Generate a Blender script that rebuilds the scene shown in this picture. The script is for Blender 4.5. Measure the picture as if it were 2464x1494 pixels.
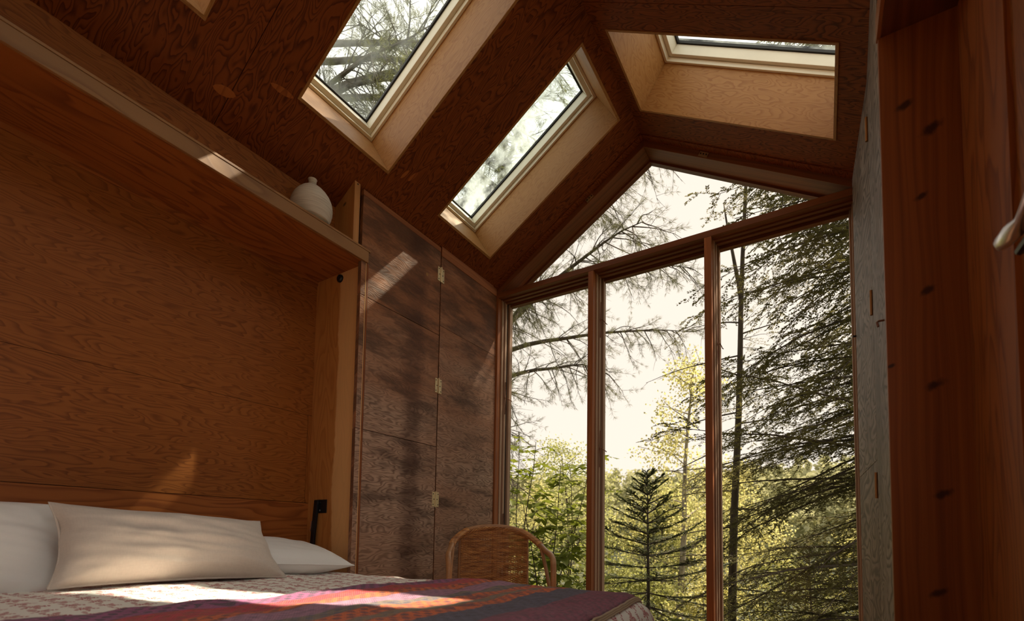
import bpy, bmesh, math, random
import numpy as np
from mathutils import Vector, Matrix

for o in list(bpy.data.objects):
    bpy.data.objects.remove(o)
scene = bpy.context.scene
COL = scene.collection
H = 0.75            # camera height above the floor; "relative" heights below are floor heights minus H
rng = np.random.default_rng(7)
random.seed(7)

# ------------------------------------------------------------------ camera
FPX = 1185.547
yaw, pit, rol = math.radians(-32.36179), math.radians(3.4295077), math.radians(-0.948267)
fwd = Vector((math.sin(yaw) * math.cos(pit), math.cos(yaw) * math.cos(pit), math.sin(pit)))
rgt = Vector((math.cos(yaw), -math.sin(yaw), 0))
dwn = fwd.cross(rgt)
r_ = math.cos(rol) * rgt + math.sin(rol) * dwn
d_ = -math.sin(rol) * rgt + math.cos(rol) * dwn
cam = bpy.data.cameras.new('camera')
cam_ob = bpy.data.objects.new('camera', cam)
COL.objects.link(cam_ob)
mw = Matrix((r_, -d_, -fwd)).transposed().to_4x4()
mw.translation = (0, 0, H)
cam_ob.matrix_world = mw
cam.sensor_fit = 'HORIZONTAL'
cam.sensor_width = 36
cam.lens = 36 * FPX / 2464
cam.shift_y = (1214.778 - 747) / 2464
cam.clip_start = 0.02
cam.clip_end = 500
cam.dof.use_dof = True
cam.dof.focus_distance = 2.7
cam.dof.aperture_fstop = 3.2
scene.camera = cam_ob

# ------------------------------------------------------------------ sky, sun, exposure
world = bpy.data.worlds.new('sky')
scene.world = world
world.use_nodes = True
bg = world.node_tree.nodes['Background']
bg.inputs['Color'].default_value = (1.0, 0.95, 0.88, 1)
bg.inputs['Strength'].default_value = 2.05
SUN_DIR = Vector((0.40, 0.56, 0.90)).normalized()      # towards the sun
sun = bpy.data.lights.new('sun', 'SUN')
sun.energy = 20.0
sun.angle = math.radians(0.8)
sun.color = (1.0, 0.88, 0.72)
sun_ob = bpy.data.objects.new('sun', sun)
COL.objects.link(sun_ob)
sun_ob.rotation_euler = SUN_DIR.to_track_quat('Z', 'Y').to_euler()
scene.view_settings.view_transform = 'Standard'
scene.view_settings.look = 'None'
scene.view_settings.gamma = 1.0
scene.view_settings.use_curve_mapping = False
scene.view_settings.exposure = 0.0

# ------------------------------------------------------------------ mesh helpers
class MB:
    def __init__(s):
        s.v = []; s.f = []
    def quadbox(s, c):
        """c: 8 corners, bottom ring 0-3 then top ring 4-7"""
        b = len(s.v); s.v += [tuple(p) for p in c]
        for f in ((0, 3, 2, 1), (4, 5, 6, 7), (0, 1, 5, 4), (1, 2, 6, 5), (2, 3, 7, 6), (3, 0, 4, 7)):
            s.f.append([b + i for i in f])
        return s
    def box(s, x0, x1, y0, y1, z0, z1):
        return s.quadbox([(x0, y0, z0), (x1, y0, z0), (x1, y1, z0), (x0, y1, z0),
                          (x0, y0, z1), (x1, y0, z1), (x1, y1, z1), (x0, y1, z1)])
    def tube(s, pts, rad, n=6, cap=True):
        pts = [Vector(p) for p in pts]
        if not hasattr(rad, '__len__'): rad = [rad] * len(pts)
        b = len(s.v); up = None
        for i, p in enumerate(pts):
            t = (pts[min(i + 1, len(pts) - 1)] - pts[max(i - 1, 0)])
            t = t.normalized() if t.length > 1e-9 else Vector((0, 0, 1))
            if up is None:
                a = Vector((0, 0, 1)) if abs(t.z) < .9 else Vector((1, 0, 0))
                up = t.cross(a).normalized()
            else:
                up = (up - t * up.dot(t))
                up = up.normalized() if up.length > 1e-6 else t.orthogonal().normalized()
            w = t.cross(up)
            for k in range(n):
                a = 2 * math.pi * k / n
                q = p + (up * math.cos(a) + w * math.sin(a)) * rad[i]
                s.v.append((q.x, q.y, q.z))
        for i in range(len(pts) - 1):
            for k in range(n):
                k2 = (k + 1) % n
                s.f.append([b + i * n + k, b + i * n + k2, b + (i + 1) * n + k2, b + (i + 1) * n + k])
        if cap:
            s.f.append([b + k for k in range(n)][::-1])
            s.f.append([b + (len(pts) - 1) * n + k for k in range(n)])
        return s
    def lathe(s, prof, n=32, c=(0, 0, 0)):
        b = len(s.v)
        for r, z in prof:
            for k in range(n):
                a = 2 * math.pi * k / n
                s.v.append((c[0] + r * math.cos(a), c[1] + r * math.sin(a), c[2] + z))
        for i in range(len(prof) - 1):
            for k in range(n):
                k2 = (k + 1) % n
                s.f.append([b + i * n + k, b + i * n + k2, b + (i + 1) * n + k2, b + (i + 1) * n + k])
        return s
    def build(s, name, mat, parent=None, grain=(0, 0, 1), bevel=0, smooth=False, uv=None, origin=None):
        me = bpy.data.meshes.new(name)
        v = np.array(s.v, float)
        if origin is not None: v = v - np.array(origin, float)
        me.from_pydata(v.tolist(), [], s.f)
        me.update()
        if mat: me.materials.append(MAT[mat] if isinstance(mat, str) else mat)
        if uv is None and len(s.f) < 40000: auto_uv(me, grain, origin)
        elif uv is not None:
            l = me.uv_layers.new(name='uv')
            idx = np.empty(len(me.loops), np.int32); me.loops.foreach_get('vertex_index', idx)
            l.data.foreach_set('uv', np.asarray(uv, np.float32)[idx].ravel())
        if smooth: me.polygons.foreach_set('use_smooth', [True] * len(me.polygons))
        o = bpy.data.objects.new(name, me)
        COL.objects.link(o)
        if origin is not None and parent is None: o.location = origin
        if parent:
            o.parent = parent
            o.matrix_parent_inverse = Matrix.Identity(4)
            base = Vector(origin) if origin is not None else Vector((0, 0, 0))
            o.location = base - Vector(parent.get('_o', (0, 0, 0)))
            if '_o' not in parent and parent.type == 'MESH': o.location = base - parent.location
            o['_o'] = tuple(base)
        elif origin is not None:
            o['_o'] = tuple(origin)
        if bevel:
            m = o.modifiers.new('bevel', 'BEVEL'); m.width = bevel; m.segments = 2; m.limit_method = 'ANGLE'
        return o

def auto_uv(me, g, origin=None):
    l = me.uv_layers.new(name='uv')
    g = Vector(g).normalized(); off = Vector(origin) if origin is not None else Vector((0, 0, 0))
    for p in me.polygons:
        n = p.normal
        gp = g - n * n.dot(g)
        if gp.length < .2:
            gp = n.orthogonal()
        gp.normalize(); w = n.cross(gp)
        # keep the sense of v so that stains can be placed in world metres
        if w.z < -1e-3 or (abs(w.z) < 1e-3 and (w.y < -1e-3 or (abs(w.y) < 1e-3 and w.x < 0))): w = -w
        for li in p.loop_indices:
            c = me.vertices[me.loops[li].vertex_index].co + off
            l.data[li].uv = (c.dot(gp), c.dot(w))

def empty(name, loc=(0, 0, 0)):
    o = bpy.data.objects.new(name, None)
    o.empty_display_size = .1
    o.location = loc; o['_o'] = tuple(loc)
    COL.objects.link(o)
    return o
def sub_empty(name, parent, loc):
    o = empty(name, loc)
    o.parent = parent
    o.location = Vector(loc) - Vector(parent.get('_o', (0, 0, 0)))
    return o
def tag(o, label=None, cat=None, group=None, kind=None):
    if label: o['label'] = label
    if cat: o['category'] = cat
    if group: o['group'] = group
    if kind: o['kind'] = kind
    return o
def struct(o, label, cat):
    return tag(o, label, cat, kind='structure')
def copy_tree(o, parent=None):
    c = o.copy(); COL.objects.link(c); c.parent = parent
    for ch in list(o.children):
        copy_tree(ch, c)
    return c

# ------------------------------------------------------------------ material helpers
MAT = {}
class NT:
    def __init__(s, name):
        m = bpy.data.materials.new(name); m.use_nodes = True
        s.m = m; s.t = m.node_tree; s.t.nodes.clear()
        s.out = s.t.nodes.new('ShaderNodeOutputMaterial')
        MAT[name] = m
    def n(s, typ, **kw):
        nd = s.t.nodes.new(typ)
        for k, v in kw.items(): setattr(nd, k, v)
        return nd
    def put(s, sock, v):
        if isinstance(v, bpy.types.NodeSocket): s.t.links.new(v, sock)
        elif v is not None: sock.default_value = v
    def math(s, op, a, b=None, c=None, clamp=False):
        nd = s.n('ShaderNodeMath', operation=op, use_clamp=clamp)
        s.put(nd.inputs[0], a)
        if b is not None: s.put(nd.inputs[1], b)
        if c is not None: s.put(nd.inputs[2], c)
        return nd.outputs[0]
    def uv(s):
        return s.n('ShaderNodeTexCoord').outputs['UV']
    def xyz(s, v):
        nd = s.n('ShaderNodeSeparateXYZ'); s.put(nd.inputs[0], v); return nd.outputs
    def comb(s, x=0., y=0., z=0.):
        nd = s.n('ShaderNodeCombineXYZ')
        for i, q in enumerate((x, y, z)): s.put(nd.inputs[i], q)
        return nd.outputs[0]
    def noise(s, vec, scale=1., detail=2., rough=.5, dist=0.):
        nd = s.n('ShaderNodeTexNoise')
        s.put(nd.inputs['Vector'], vec); s.put(nd.inputs['Scale'], scale)
        s.put(nd.inputs['Detail'], detail); s.put(nd.inputs['Roughness'], rough); s.put(nd.inputs['Distortion'], dist)
        return nd.outputs['Fac']
    def ramp(s, fac, stops, interp='LINEAR'):
        nd = s.n('ShaderNodeValToRGB'); cr = nd.color_ramp; cr.interpolation = interp
        while len(cr.elements) > 1: cr.elements.remove(cr.elements[-1])
        for i, (p, c) in enumerate(stops):
            e = cr.elements[0] if i == 0 else cr.elements.new(p)
            e.position = p
            e.color = (c, c, c, 1) if not hasattr(c, '__len__') else (*c[:3], 1)
        s.put(nd.inputs[0], fac)
        return nd.outputs[0]
    def mix(s, fac, a, b, mode='MIX'):
        nd = s.n('ShaderNodeMix', data_type='RGBA', blend_type=mode)
        s.put(nd.inputs[0], fac)
        for i, q in ((6, a), (7, b)):
            if hasattr(q, '__len__') and not isinstance(q, bpy.types.NodeSocket): q = (*q[:3], 1)
            s.put(nd.inputs[i], q)
        return nd.outputs[2]
    def sstep(s, x, a, b):
        nd = s.n('ShaderNodeMapRange', interpolation_type='SMOOTHSTEP')
        s.put(nd.inputs[0], x); nd.inputs[1].default_value = a; nd.inputs[2].default_value = b
        return nd.outputs[0]
    def rand(s):
        return s.n('ShaderNodeObjectInfo').outputs['Random']
    def bump(s, h, strength=.2, dist=.002):
        nd = s.n('ShaderNodeBump'); s.put(nd.inputs['Height'], h)
        nd.inputs['Strength'].default_value = strength; nd.inputs['Distance'].default_value = dist
        return nd.outputs[0]
    def tint(s, fac, color):
        nd = [q for q in s.t.nodes if q.type == 'BSDF_PRINCIPLED'][0]
        old = nd.inputs['Base Color'].links[0].from_socket
        s.put(nd.inputs['Base Color'], s.mix(fac, old, color))
    def bsdf(s, color, rough=.5, metal=0., normal=None, spec=.5, sheen=0., trans=None):
        nd = s.n('ShaderNodeBsdfPrincipled')
        if hasattr(color, '__len__') and not isinstance(color, bpy.types.NodeSocket): color = (*color[:3], 1)
        s.put(nd.inputs['Base Color'], color); s.put(nd.inputs['Roughness'], rough)
        s.put(nd.inputs['Metallic'], metal); s.put(nd.inputs['Specular IOR Level'], spec)
        nd.inputs['Sheen Weight'].default_value = sheen
        if normal is not None: s.put(nd.inputs['Normal'], normal)
        s.t.links.new(nd.outputs[0], s.out.inputs[0])
        return nd

def grain_field(T, su, sv, k, warp=.35, seed=0.):
    """contours of stretched noise: the wild figure of rotary-cut fir"""
    u, v, _ = T.xyz(T.uv())
    z = T.math('ADD', T.math('MULTIPLY', T.rand(), 91.), seed)
    w = T.noise(T.comb(T.math('MULTIPLY', u, su * .8), T.math('MULTIPLY', v, sv * .5), z), 1., 2.)
    wv = T.math('ADD', T.math('MULTIPLY', v, sv), T.math('MULTIPLY', w, warp * 4))
    a = T.noise(T.comb(T.math('MULTIPLY', u, su), wv, T.math('ADD', z, 7.3)), 1., 1.6, .42)
    fr = T.math('FRACT', T.math('MULTIPLY', a, k))
    return u, v, z, a, fr

def ply(name, light, dark, su=2.2, sv=6., k=13., contrast=.8, rough=.5, fiber=.18, blotch=.25, spec=.35, seed=0.):
    T = NT(name)
    u, v, z, a, fr = grain_field(T, su, sv, k, seed=seed)
    line = T.ramp(fr, [(0., 0.), (.45, .12), (.78, .75), (.9, 1.), (1., .05)])
    f = T.noise(T.comb(T.math('MULTIPLY', u, 9.), T.math('MULTIPLY', v, 330.), z), 1., 3., .6)
    big = T.noise(T.comb(T.math('MULTIPLY', u, .9), T.math('MULTIPLY', v, 2.1), T.math('ADD', z, 3.)), 1., 2.)
    fac = T.math('MULTIPLY', line, contrast)
    fac = T.math('MULTIPLY', fac, T.math('ADD', T.math('MULTIPLY', big, 1.2), .35), clamp=True)
    c = T.mix(fac, light, dark)
    c = T.mix(T.math('MULTIPLY', f, fiber), c, tuple(q * .35 for q in dark))
    c = T.mix(T.math('MULTIPLY', T.sstep(big, .35, .75), blotch), c, tuple(q * .62 for q in light))
    T.bsdf(c, rough, normal=T.bump(T.math('ADD', line, f), .12, .0015), spec=spec)
    return T

def straight(name, light, dark, rough=.5, freq=60., knots=(), spec=.35, warm=None):
    """quarter-sawn boards with narrow straight grain, optional knots (u,v,size)"""
    T = NT(name)
    u, v, _ = T.xyz(T.uv())
    z = T.math('MULTIPLY', T.rand(), 57.)
    kd = None
    vv = v
    kn_ = T.noise(T.comb(T.math('MULTIPLY', u, 38.), T.math('MULTIPLY', v, 60.), 2.), 1., 3.)
    for (ku, kv, ks) in knots:
        du = T.math('SUBTRACT', u, T.math('ADD', ku, T.math('MULTIPLY', T.math('SUBTRACT', v, kv), .35))); dv = T.math('MULTIPLY', T.math('SUBTRACT', v, kv), .6)
        d = T.math('SQRT', T.math('ADD', T.math('MULTIPLY', du, du), T.math('MULTIPLY', dv, dv)))
        e = T.math('SUBTRACT', 1., T.math('DIVIDE', T.math('ADD', d, T.math('MULTIPLY', T.math('SUBTRACT', kn_, .5), ks * 1.3)), ks), clamp=True)
        kd = e if kd is None else T.math('MAXIMUM', kd, e)
    w = T.noise(T.comb(T.math('MULTIPLY', u, 1.2), T.math('MULTIPLY', v, 9.), z), 1., 2.)
    g = T.noise(T.comb(T.math('MULTIPLY', u, .6), T.math('ADD', T.math('MULTIPLY', vv, freq), T.math('MULTIPLY', w, 5.)), z), 1., 3., .6)
    c = T.mix(T.ramp(g, [(.3, 0.), (.7, 1.)]), light, dark)
    b = T.noise(T.comb(T.math('MULTIPLY', u, 1.4), T.math('MULTIPLY', v, 4.), z), 1., 2.)
    c = T.mix(T.math('MULTIPLY', b, .35), c, tuple(q * .55 for q in light))
    if kd is not None:
        c = T.mix(T.math('MULTIPLY', T.sstep(kd, .0, .75), .88), c, tuple(q * .16 for q in dark))
    T.bsdf(c, rough, normal=T.bump(g, .1, .001), spec=spec)
    return T

def plain(name, c, rough=.5, metal=0., spec=.5, noise=0., scale=40.):
    T = NT(name)
    col = c
    if noise:
        tc = T.n('ShaderNodeTexCoord').outputs['Object']
        nz = T.noise(tc, scale, 3.)
        col = T.mix(T.math('MULTIPLY', nz, noise), c, tuple(q * .3 for q in c))
    T.bsdf(col, rough, metal, spec=spec)
    return T

# --- wood
ply('ply_ceiling', (.25, .066, .014), (.062, .013, .003), su=5., sv=21., k=13, contrast=.9, rough=.55, spec=.14)
ply('ply_niche', (.36, .118, .022), (.155, .040, .008), su=3.6, sv=19., k=14, contrast=.8, rough=.48, spec=.2)
T = ply('ply_jamb', (.56, .235, .062), (.34, .11, .026), su=1.6, sv=11., k=10, contrast=.6, rough=.4)
# the veneer's pale sapwood on the outer half of the board
u_, v_, _ = T.xyz(T.uv())
edge_ = T.math('ADD', v_, T.math('MULTIPLY', T.math('SUBTRACT', T.noise(T.comb(T.math('MULTIPLY', u_, 2.6), 0., 9.), 1., 4., .6), .5), .10))
T.tint(T.math('MULTIPLY', T.sstep(edge_, -2.205, -2.19), .65), (.82, .49, .21))
ply('ply_header', (.40, .125, .026), (.17, .039, .009), su=1.5, sv=11., k=9, contrast=.8, rough=.5, spec=.2)
ply('ply_pale', (.41, .205, .064), (.28, .108, .024), su=5.5, sv=22., k=12, contrast=.75, rough=.5, blotch=.15)
ply('ply_band', (.38, .19, .072), (.18, .07, .022), su=1.6, sv=9., k=7, contrast=.7, rough=.5, blotch=.6)
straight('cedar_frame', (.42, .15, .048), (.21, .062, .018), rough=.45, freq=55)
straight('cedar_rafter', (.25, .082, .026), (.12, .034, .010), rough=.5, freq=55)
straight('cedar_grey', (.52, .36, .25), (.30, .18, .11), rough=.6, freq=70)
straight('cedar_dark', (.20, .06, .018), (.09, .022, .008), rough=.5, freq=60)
straight('stud_wood', (.60, .29, .10), (.42, .17, .05), rough=.5, freq=35, knots=((1.70 + H, -2.075, .012),))
straight('cedar_board', (.36, .108, .018), (.19, .047, .009), rough=.5, freq=80,
         knots=((1.19 + H, .208, .016), (1.10 + H, .262, .020), (.92 + H, .237, .012), (.66 + H, .242, .014),
                (.405 + H, .25, .016), (.12 + H, .256, .016), (-.13 + H, .243, .014), (.47 + H, .16, .008)))
straight('floor_wood', (.33, .15, .06), (.2, .08, .03), rough=.45, freq=40)
# --- weathered plywood of the folding doors (u = Y along the wall, v = floor height)
def weathered(name, brown, grey, line_c, stains, su=2.4, sv=9., k=17, upright=False, seed=0.):
    T = NT(name)
    u, v, z, a, fr = grain_field(T, su, sv, k, warp=.5, seed=seed)
    line = T.ramp(fr, [(0., .1), (.35, 0.), (.7, .9), (.85, 1.), (1., .1)])
    big = T.noise(T.comb(T.math('MULTIPLY', u, .8), T.math('MULTIPLY', v, 3.), z), 1., 3.)
    if stains:
        low = T.sstep(v, 2.05, 1.2)
        gm = T.math('ADD', T.math('MULTIPLY', low, .55), T.math('MULTIPLY', T.math('SUBTRACT', big, .5), 1.6), clamp=True)
    else:
        gm = T.sstep(big, .25, .6)
    c = T.mix(gm, brown, grey)
    c = T.mix(T.math('MULTIPLY', line, T.math('ADD', T.math('MULTIPLY', gm, .6), .25) if stains else .9, clamp=True), c, line_c)
    f = T.noise(T.comb(T.math('MULTIPLY', u, 7.), T.math('MULTIPLY', v, 260.), z), 1., 3., .65)
    c = T.mix(T.math('MULTIPLY', f, .35), c, tuple(q * .3 for q in line_c))
    # black water stains lying along the grain
    s1 = T.noise(T.comb(T.math('MULTIPLY', u, 2.2), T.math('MULTIPLY', v, 9.), T.math('ADD', z, 31.)), 1., 5., .66)
    s2 = T.noise(T.comb(T.math('MULTIPLY', u, 1.1), T.math('MULTIPLY', v, 2.2), T.math('ADD', z, 11.)), 1., 3., .6)
    if stains:
        top = T.sstep(v, 1.75, 2.35)
        amt = T.sstep(T.math('ADD', T.math('ADD', s1, T.math('MULTIPLY', s2, .35)), T.math('MULTIPLY', top, .13)), .62, .86)
        c = T.mix(T.math('MULTIPLY', amt, .66), c, (.034, .017, .010))
        # the long reddish run-off stain down the first leaf
        wob = T.noise(T.comb(T.math('MULTIPLY', u, 3.), T.math('MULTIPLY', v, 2.2), 4.), 1., 4., .6)
        du = T.math('ABSOLUTE', T.math('SUBTRACT', u, T.math('ADD', 1.955, T.math('MULTIPLY', wob, .22))))
        c = T.mix(T.math('MULTIPLY', T.sstep(du, .12, .02), T.math('ADD', T.math('MULTIPLY', s1, 1.0), .1)), c, (.060, .020, .009))
    else:
        c = T.mix(T.math('MULTIPLY', T.sstep(T.math('ADD', s2, T.math('MULTIPLY', s1, .3)), .58, .86), .75), c, (.10, .075, .06))
    T.bsdf(c, .62, normal=T.bump(T.math('ADD', line, T.math('MULTIPLY', f, .6)), .35, .002), spec=.3)
weathered('door_weathered', (.42, .17, .074), (.60, .43, .32), (.12, .055, .032), True, su=5., sv=26., k=12)
weathered('door_grey', (.25, .195, .155), (.36, .30, .255), (.075, .053, .04), False, su=7., sv=3.6, k=11, seed=5.)
# --- paint, metal, glass
plain('frame_white', (.80, .77, .64), .4, noise=.08, scale=30)
plain('gasket', (.012, .011, .010), .6)
plain('brass', (.78, .62, .36), .32, metal=.9, noise=.25, scale=60)
plain('brass_dull', (.42, .20, .07), .45, metal=.8, noise=.3, scale=60)
plain('screw_dark', (.03, .025, .02), .5, metal=.5)
plain('black_metal', (.012, .013, .016), .35, metal=.4)
plain('steel', (.80, .82, .85), .18, metal=1.)
plain('tip_white', (.92, .93, .95), .3, metal=.85)
plain('bracket_grey', (.42, .37, .34), .35, metal=.3)
plain('rust', (.22, .08, .035), .6, metal=.5, noise=.5, scale=80)
plain('dark_void', (.02, .012, .008), .9)
plain('roof_felt', (.05, .05, .05), .9)
def glass(name, tint=(.995, .995, .99), dirt=0.):
    T = NT(name)
    tr = T.n('ShaderNodeBsdfTransparent'); tr.inputs[0].default_value = (*tint, 1)
    gl = T.n('ShaderNodeBsdfGlossy'); gl.inputs['Roughness'].default_value = .02
    fr = T.n('ShaderNodeFresnel'); fr.inputs['IOR'].default_value = 1.16
    ff_ = T.math('MULTIPLY', fr.outputs[0], T.math('SUBTRACT', 1., T.n('ShaderNodeNewGeometry').outputs['Backfacing']))
    mx = T.n('ShaderNodeMixShader')
    T.put(mx.inputs[0], ff_); T.put(mx.inputs[1], tr.outputs[0]); T.put(mx.inputs[2], gl.outputs[0])
    res = mx.outputs[0]
    if dirt:
        tc = T.n('ShaderNodeTexCoord').outputs['Object']
        d1 = T.noise(tc, 7., 5., .6); d2 = T.noise(tc, 55., 4., .7)
        lay = T.math('ADD', T.math('MULTIPLY', T.sstep(d1, .35, .7), dirt), T.math('MULTIPLY', T.sstep(d2, .5, .8), dirt * .5), clamp=True)
        df = T.n('ShaderNodeBsdfTranslucent'); df.inputs[0].default_value = (.62, .66, .62, 1)
        m2 = T.n('ShaderNodeMixShader'); T.put(m2.inputs[0], lay); T.put(m2.inputs[1], res); T.put(m2.inputs[2], df.outputs[0])
        res = m2.outputs[0]
    T.t.links.new(res, T.out.inputs[0])
glass('pane_tinted', (.722, .703, .678))     # tint added on both faces to dim the sky to cream
glass('pane_side', (.99, .99, .985))
glass('pane_skylight', (.87, .89, .87), .08)
glass('pane_dirty', (.80, .84, .82), .5)
# --- cloth
def cloth(name, c, weave=900., rough=.9, var=.15):
    T = NT(name)
    u, v, _ = T.xyz(T.uv())
    a = T.math('SINE', T.math('MULTIPLY', u, weave)); b = T.math('SINE', T.math('MULTIPLY', v, weave))
    w = T.math('MULTIPLY', a, b)
    n1 = T.noise(T.comb(T.math('MULTIPLY', u, 60.), T.math('MULTIPLY', v, 260.), 0.), 1., 3.)
    n2 = T.noise(T.comb(T.math('MULTIPLY', u, 260.), T.math('MULTIPLY', v, 60.), 5.), 1., 3.)
    col = T.mix(T.math('MULTIPLY', T.math('ADD', n1, n2), var), c, tuple(q * .55 for q in c))
    T.bsdf(col, rough, normal=T.bump(w, .15, .0006), spec=.15, sheen=.2)
cloth('linen_beige', (.76, .67, .58), 2400., var=.3)
cloth('cotton_white', (.90, .89, .86), 3000., var=.06)
def quilt_mat():
    T = NT('quilt_print')
    u, v, _ = T.xyz(T.uv())
    jit = T.noise(T.comb(T.math('MULTIPLY', u, 26.), T.math('MULTIPLY', v, 26.), 0.), 1., 2.)
    jit2 = T.noise(T.comb(T.math('MULTIPLY', u, 21.), T.math('MULTIPLY', v, 21.), 8.), 1., 2.)
    def motif(sz, ou, ov, petals, r0):
        a = T.math('DIVIDE', T.math('ADD', u, ou), sz); b = T.math('DIVIDE', T.math('ADD', v, ov), sz * .8)
        row = T.math('FLOOR', b)
        a = T.math('ADD', a, T.math('MULTIPLY', T.math('FRACT', T.math('MULTIPLY', row, .5)), 1.))
        la = T.math('SUBTRACT', T.math('FRACT', a), .5); lb = T.math('SUBTRACT', T.math('FRACT', b), .5)
        la = T.math('ADD', la, T.math('MULTIPLY', T.math('SUBTRACT', jit, .5), .34))
        lb = T.math('ADD', lb, T.math('MULTIPLY', T.math('SUBTRACT', jit2, .5), .30))
        r = T.math('SQRT', T.math('ADD', T.math('MULTIPLY', la, la), T.math('MULTIPLY', T.math('MULTIPLY', lb, lb), .8)))
        th = T.math('ARCTAN2', lb, la)
        pet = T.math('ADD', T.math('MULTIPLY', T.math('COSINE', T.math('MULTIPLY', th, petals)), .28), .72)
        d = T.math('SUBTRACT', T.math('MULTIPLY', pet, r0), r)
        inside = T.sstep(d, -.01, .02)
        rings = T.sstep(T.math('SINE', T.math('MULTIPLY', T.math('ADD', r, T.math('MULTIPLY', pet, .25)), 46.)), -.9, -.1)
        return T.math('MULTIPLY', inside, rings)
    m = motif(.078, .0, .0, 5., .38)
    m2 = motif(.078, .039, .012, 2., .2)
    mm = T.math('MAXIMUM', m, T.math('MULTIPLY', m2, .8))
    fade = T.noise(T.comb(T.math('MULTIPLY', u, 190.), T.math('MULTIPLY', v, 190.), 1.), 1., 2.)
    mm = T.math('MULTIPLY', mm, T.sstep(fade, .15, .4))
    col = T.mix(mm, (.90, .87, .79), (.40, .022, .03))
    wr = T.noise(T.comb(T.math('MULTIPLY', u, 38.), T.math('MULTIPLY', v, 38.), 2.), 1., 3.)
    T.bsdf(col, .9, normal=T.bump(wr, .25, .004), spec=.12, sheen=.15)
quilt_mat()
def throw_mat():
    T = NT('throw_wool')
    u, v, _ = T.xyz(T.uv())          # u: 0..1 across the stripes (head side to foot side), v: metres along them
    wob = T.noise(T.comb(T.math('MULTIPLY', u, 8.), T.math('MULTIPLY', v, 22.), 0.), 1., 2.)
    uu = T.math('ADD', u, T.math('MULTIPLY', T.math('SUBTRACT', wob, .5), .012))
    purple = (.50, .10, .28); crim = (.74, .03, .045); oran = (.95, .17, .015); mauve = (.56, .24, .36)
    brown = (.30, .20, .14); navy = (.12, .10, .16); maroon = (.34, .045, .10); black = (.035, .028, .045)
    base = T.ramp(uu, [(0., purple), (.13, crim), (.235, oran), (.32, mauve), (.43, brown), (.50, oran), (.575, brown), (.62, oran), (.69, navy), (.835, maroon)], 'CONSTANT')
    patc = T.ramp(uu, [(0., black), (.13, (.55, .07, .02)), (.235, (.10, .02, .03)), (.32, (.40, .17, .28)), (.43, navy), (.50, (.20, .03, .05)), (.575, (.40, .20, .06)), (.62, (.15, .03, .06)), (.69, (.085, .05, .09)), (.835, (.20, .03, .07))], 'CONSTANT')
    zz = T.math('PINGPONG', T.math('MULTIPLY', v, 16.), 1.)
    ff = T.math('FRACT', T.math('MULTIPLY', u, 13.))
    tri = T.math('GREATER_THAN', zz, ff)
    dots = T.math('GREATER_THAN', T.math('MULTIPLY', T.math('SINE', T.math('MULTIPLY', v, 170.)), T.math('SINE', T.math('MULTIPLY', u, 125.))), .22)
    pn = T.noise(T.comb(T.math('MULTIPLY', u, 7.), T.math('MULTIPLY', v, 9.), 3.), 1., 2.)
    pat = T.mix(T.math('GREATER_THAN', pn, .42), tri, dots)
    wool = T.noise(T.comb(T.math('MULTIPLY', u, 240.), T.math('MULTIPLY', v, 260.), 0.), 1., 4., .7)
    pf = T.math('MULTIPLY', T.math('MULTIPLY', pat, .85), T.sstep(wool, .3, .5))
    c = T.mix(pf, base, patc)
    rib = T.noise(T.comb(T.math('MULTIPLY', u, 95.), T.math('MULTIPLY', v, 26.), 7.), 1., 3., .65)
    c = T.mix(T.math('MULTIPLY', T.sstep(rib, .42, .68), .5), c, (.025, .014, .022))
    c = T.mix(T.math('MULTIPLY', wool, .25), c, (.03, .015, .02))
    kn = T.math('MULTIPLY', T.math('SINE', T.math('MULTIPLY', v, 900.)), T.math('SINE', T.math('MULTIPLY', u, 620.)))
    T.bsdf(c, .95, normal=T.bump(T.math('ADD', T.math('MULTIPLY', rib, 1.8), T.math('ADD', wool, T.math('MULTIPLY', kn, .4))), .8, .005), spec=.08, sheen=.3)
throw_mat()
cloth('throw_edge', (.48, .34, .20), 900., var=.3)
# --- pottery, rattan
T = NT('vase_ceramic')
oc = T.n('ShaderNodeTexCoord').outputs['Object']
nz = T.noise(oc, 30., 4.); ox, oy, oz = T.xyz(oc)
st = T.noise(T.comb(T.math('MULTIPLY', ox, 6.), T.math('MULTIPLY', oy, 6.), T.math('MULTIPLY', oz, 240.)), 1., 3., .6)
T.bsdf(T.mix(T.math('MULTIPLY', T.sstep(st, .45, .7), .55), (.66, .60, .53), (.36, .29, .24)), .75, normal=T.bump(nz, .15, .002), spec=.2)
T = NT('rattan')
u, v, _ = T.xyz(T.uv()); oc = T.n('ShaderNodeTexCoord').outputs['Object']
nz = T.noise(oc, 22., 4.); nf = T.noise(oc, 160., 2.)
T.bsdf(T.mix(T.math('ADD', T.math('MULTIPLY', nz, .8), T.math('MULTIPLY', nf, .3)), (.62, .32, .13), (.24, .09, .032)), .38, spec=.5)
T = NT('rattan_weave')
oc = T.n('ShaderNodeTexCoord').outputs['Object']
x_, y_, z_ = T.xyz(oc)
nz = T.noise(T.comb(T.math('MULTIPLY', x_, 14.), T.math('MULTIPLY', y_, 14.), T.math('MULTIPLY', z_, 110.)), 1., 3.)
T.bsdf(T.mix(T.ramp(nz, [(.3, 0.), (.7, 1.)]), (.78, .40, .14), (.27, .09, .028)), .45, spec=.45)
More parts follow.
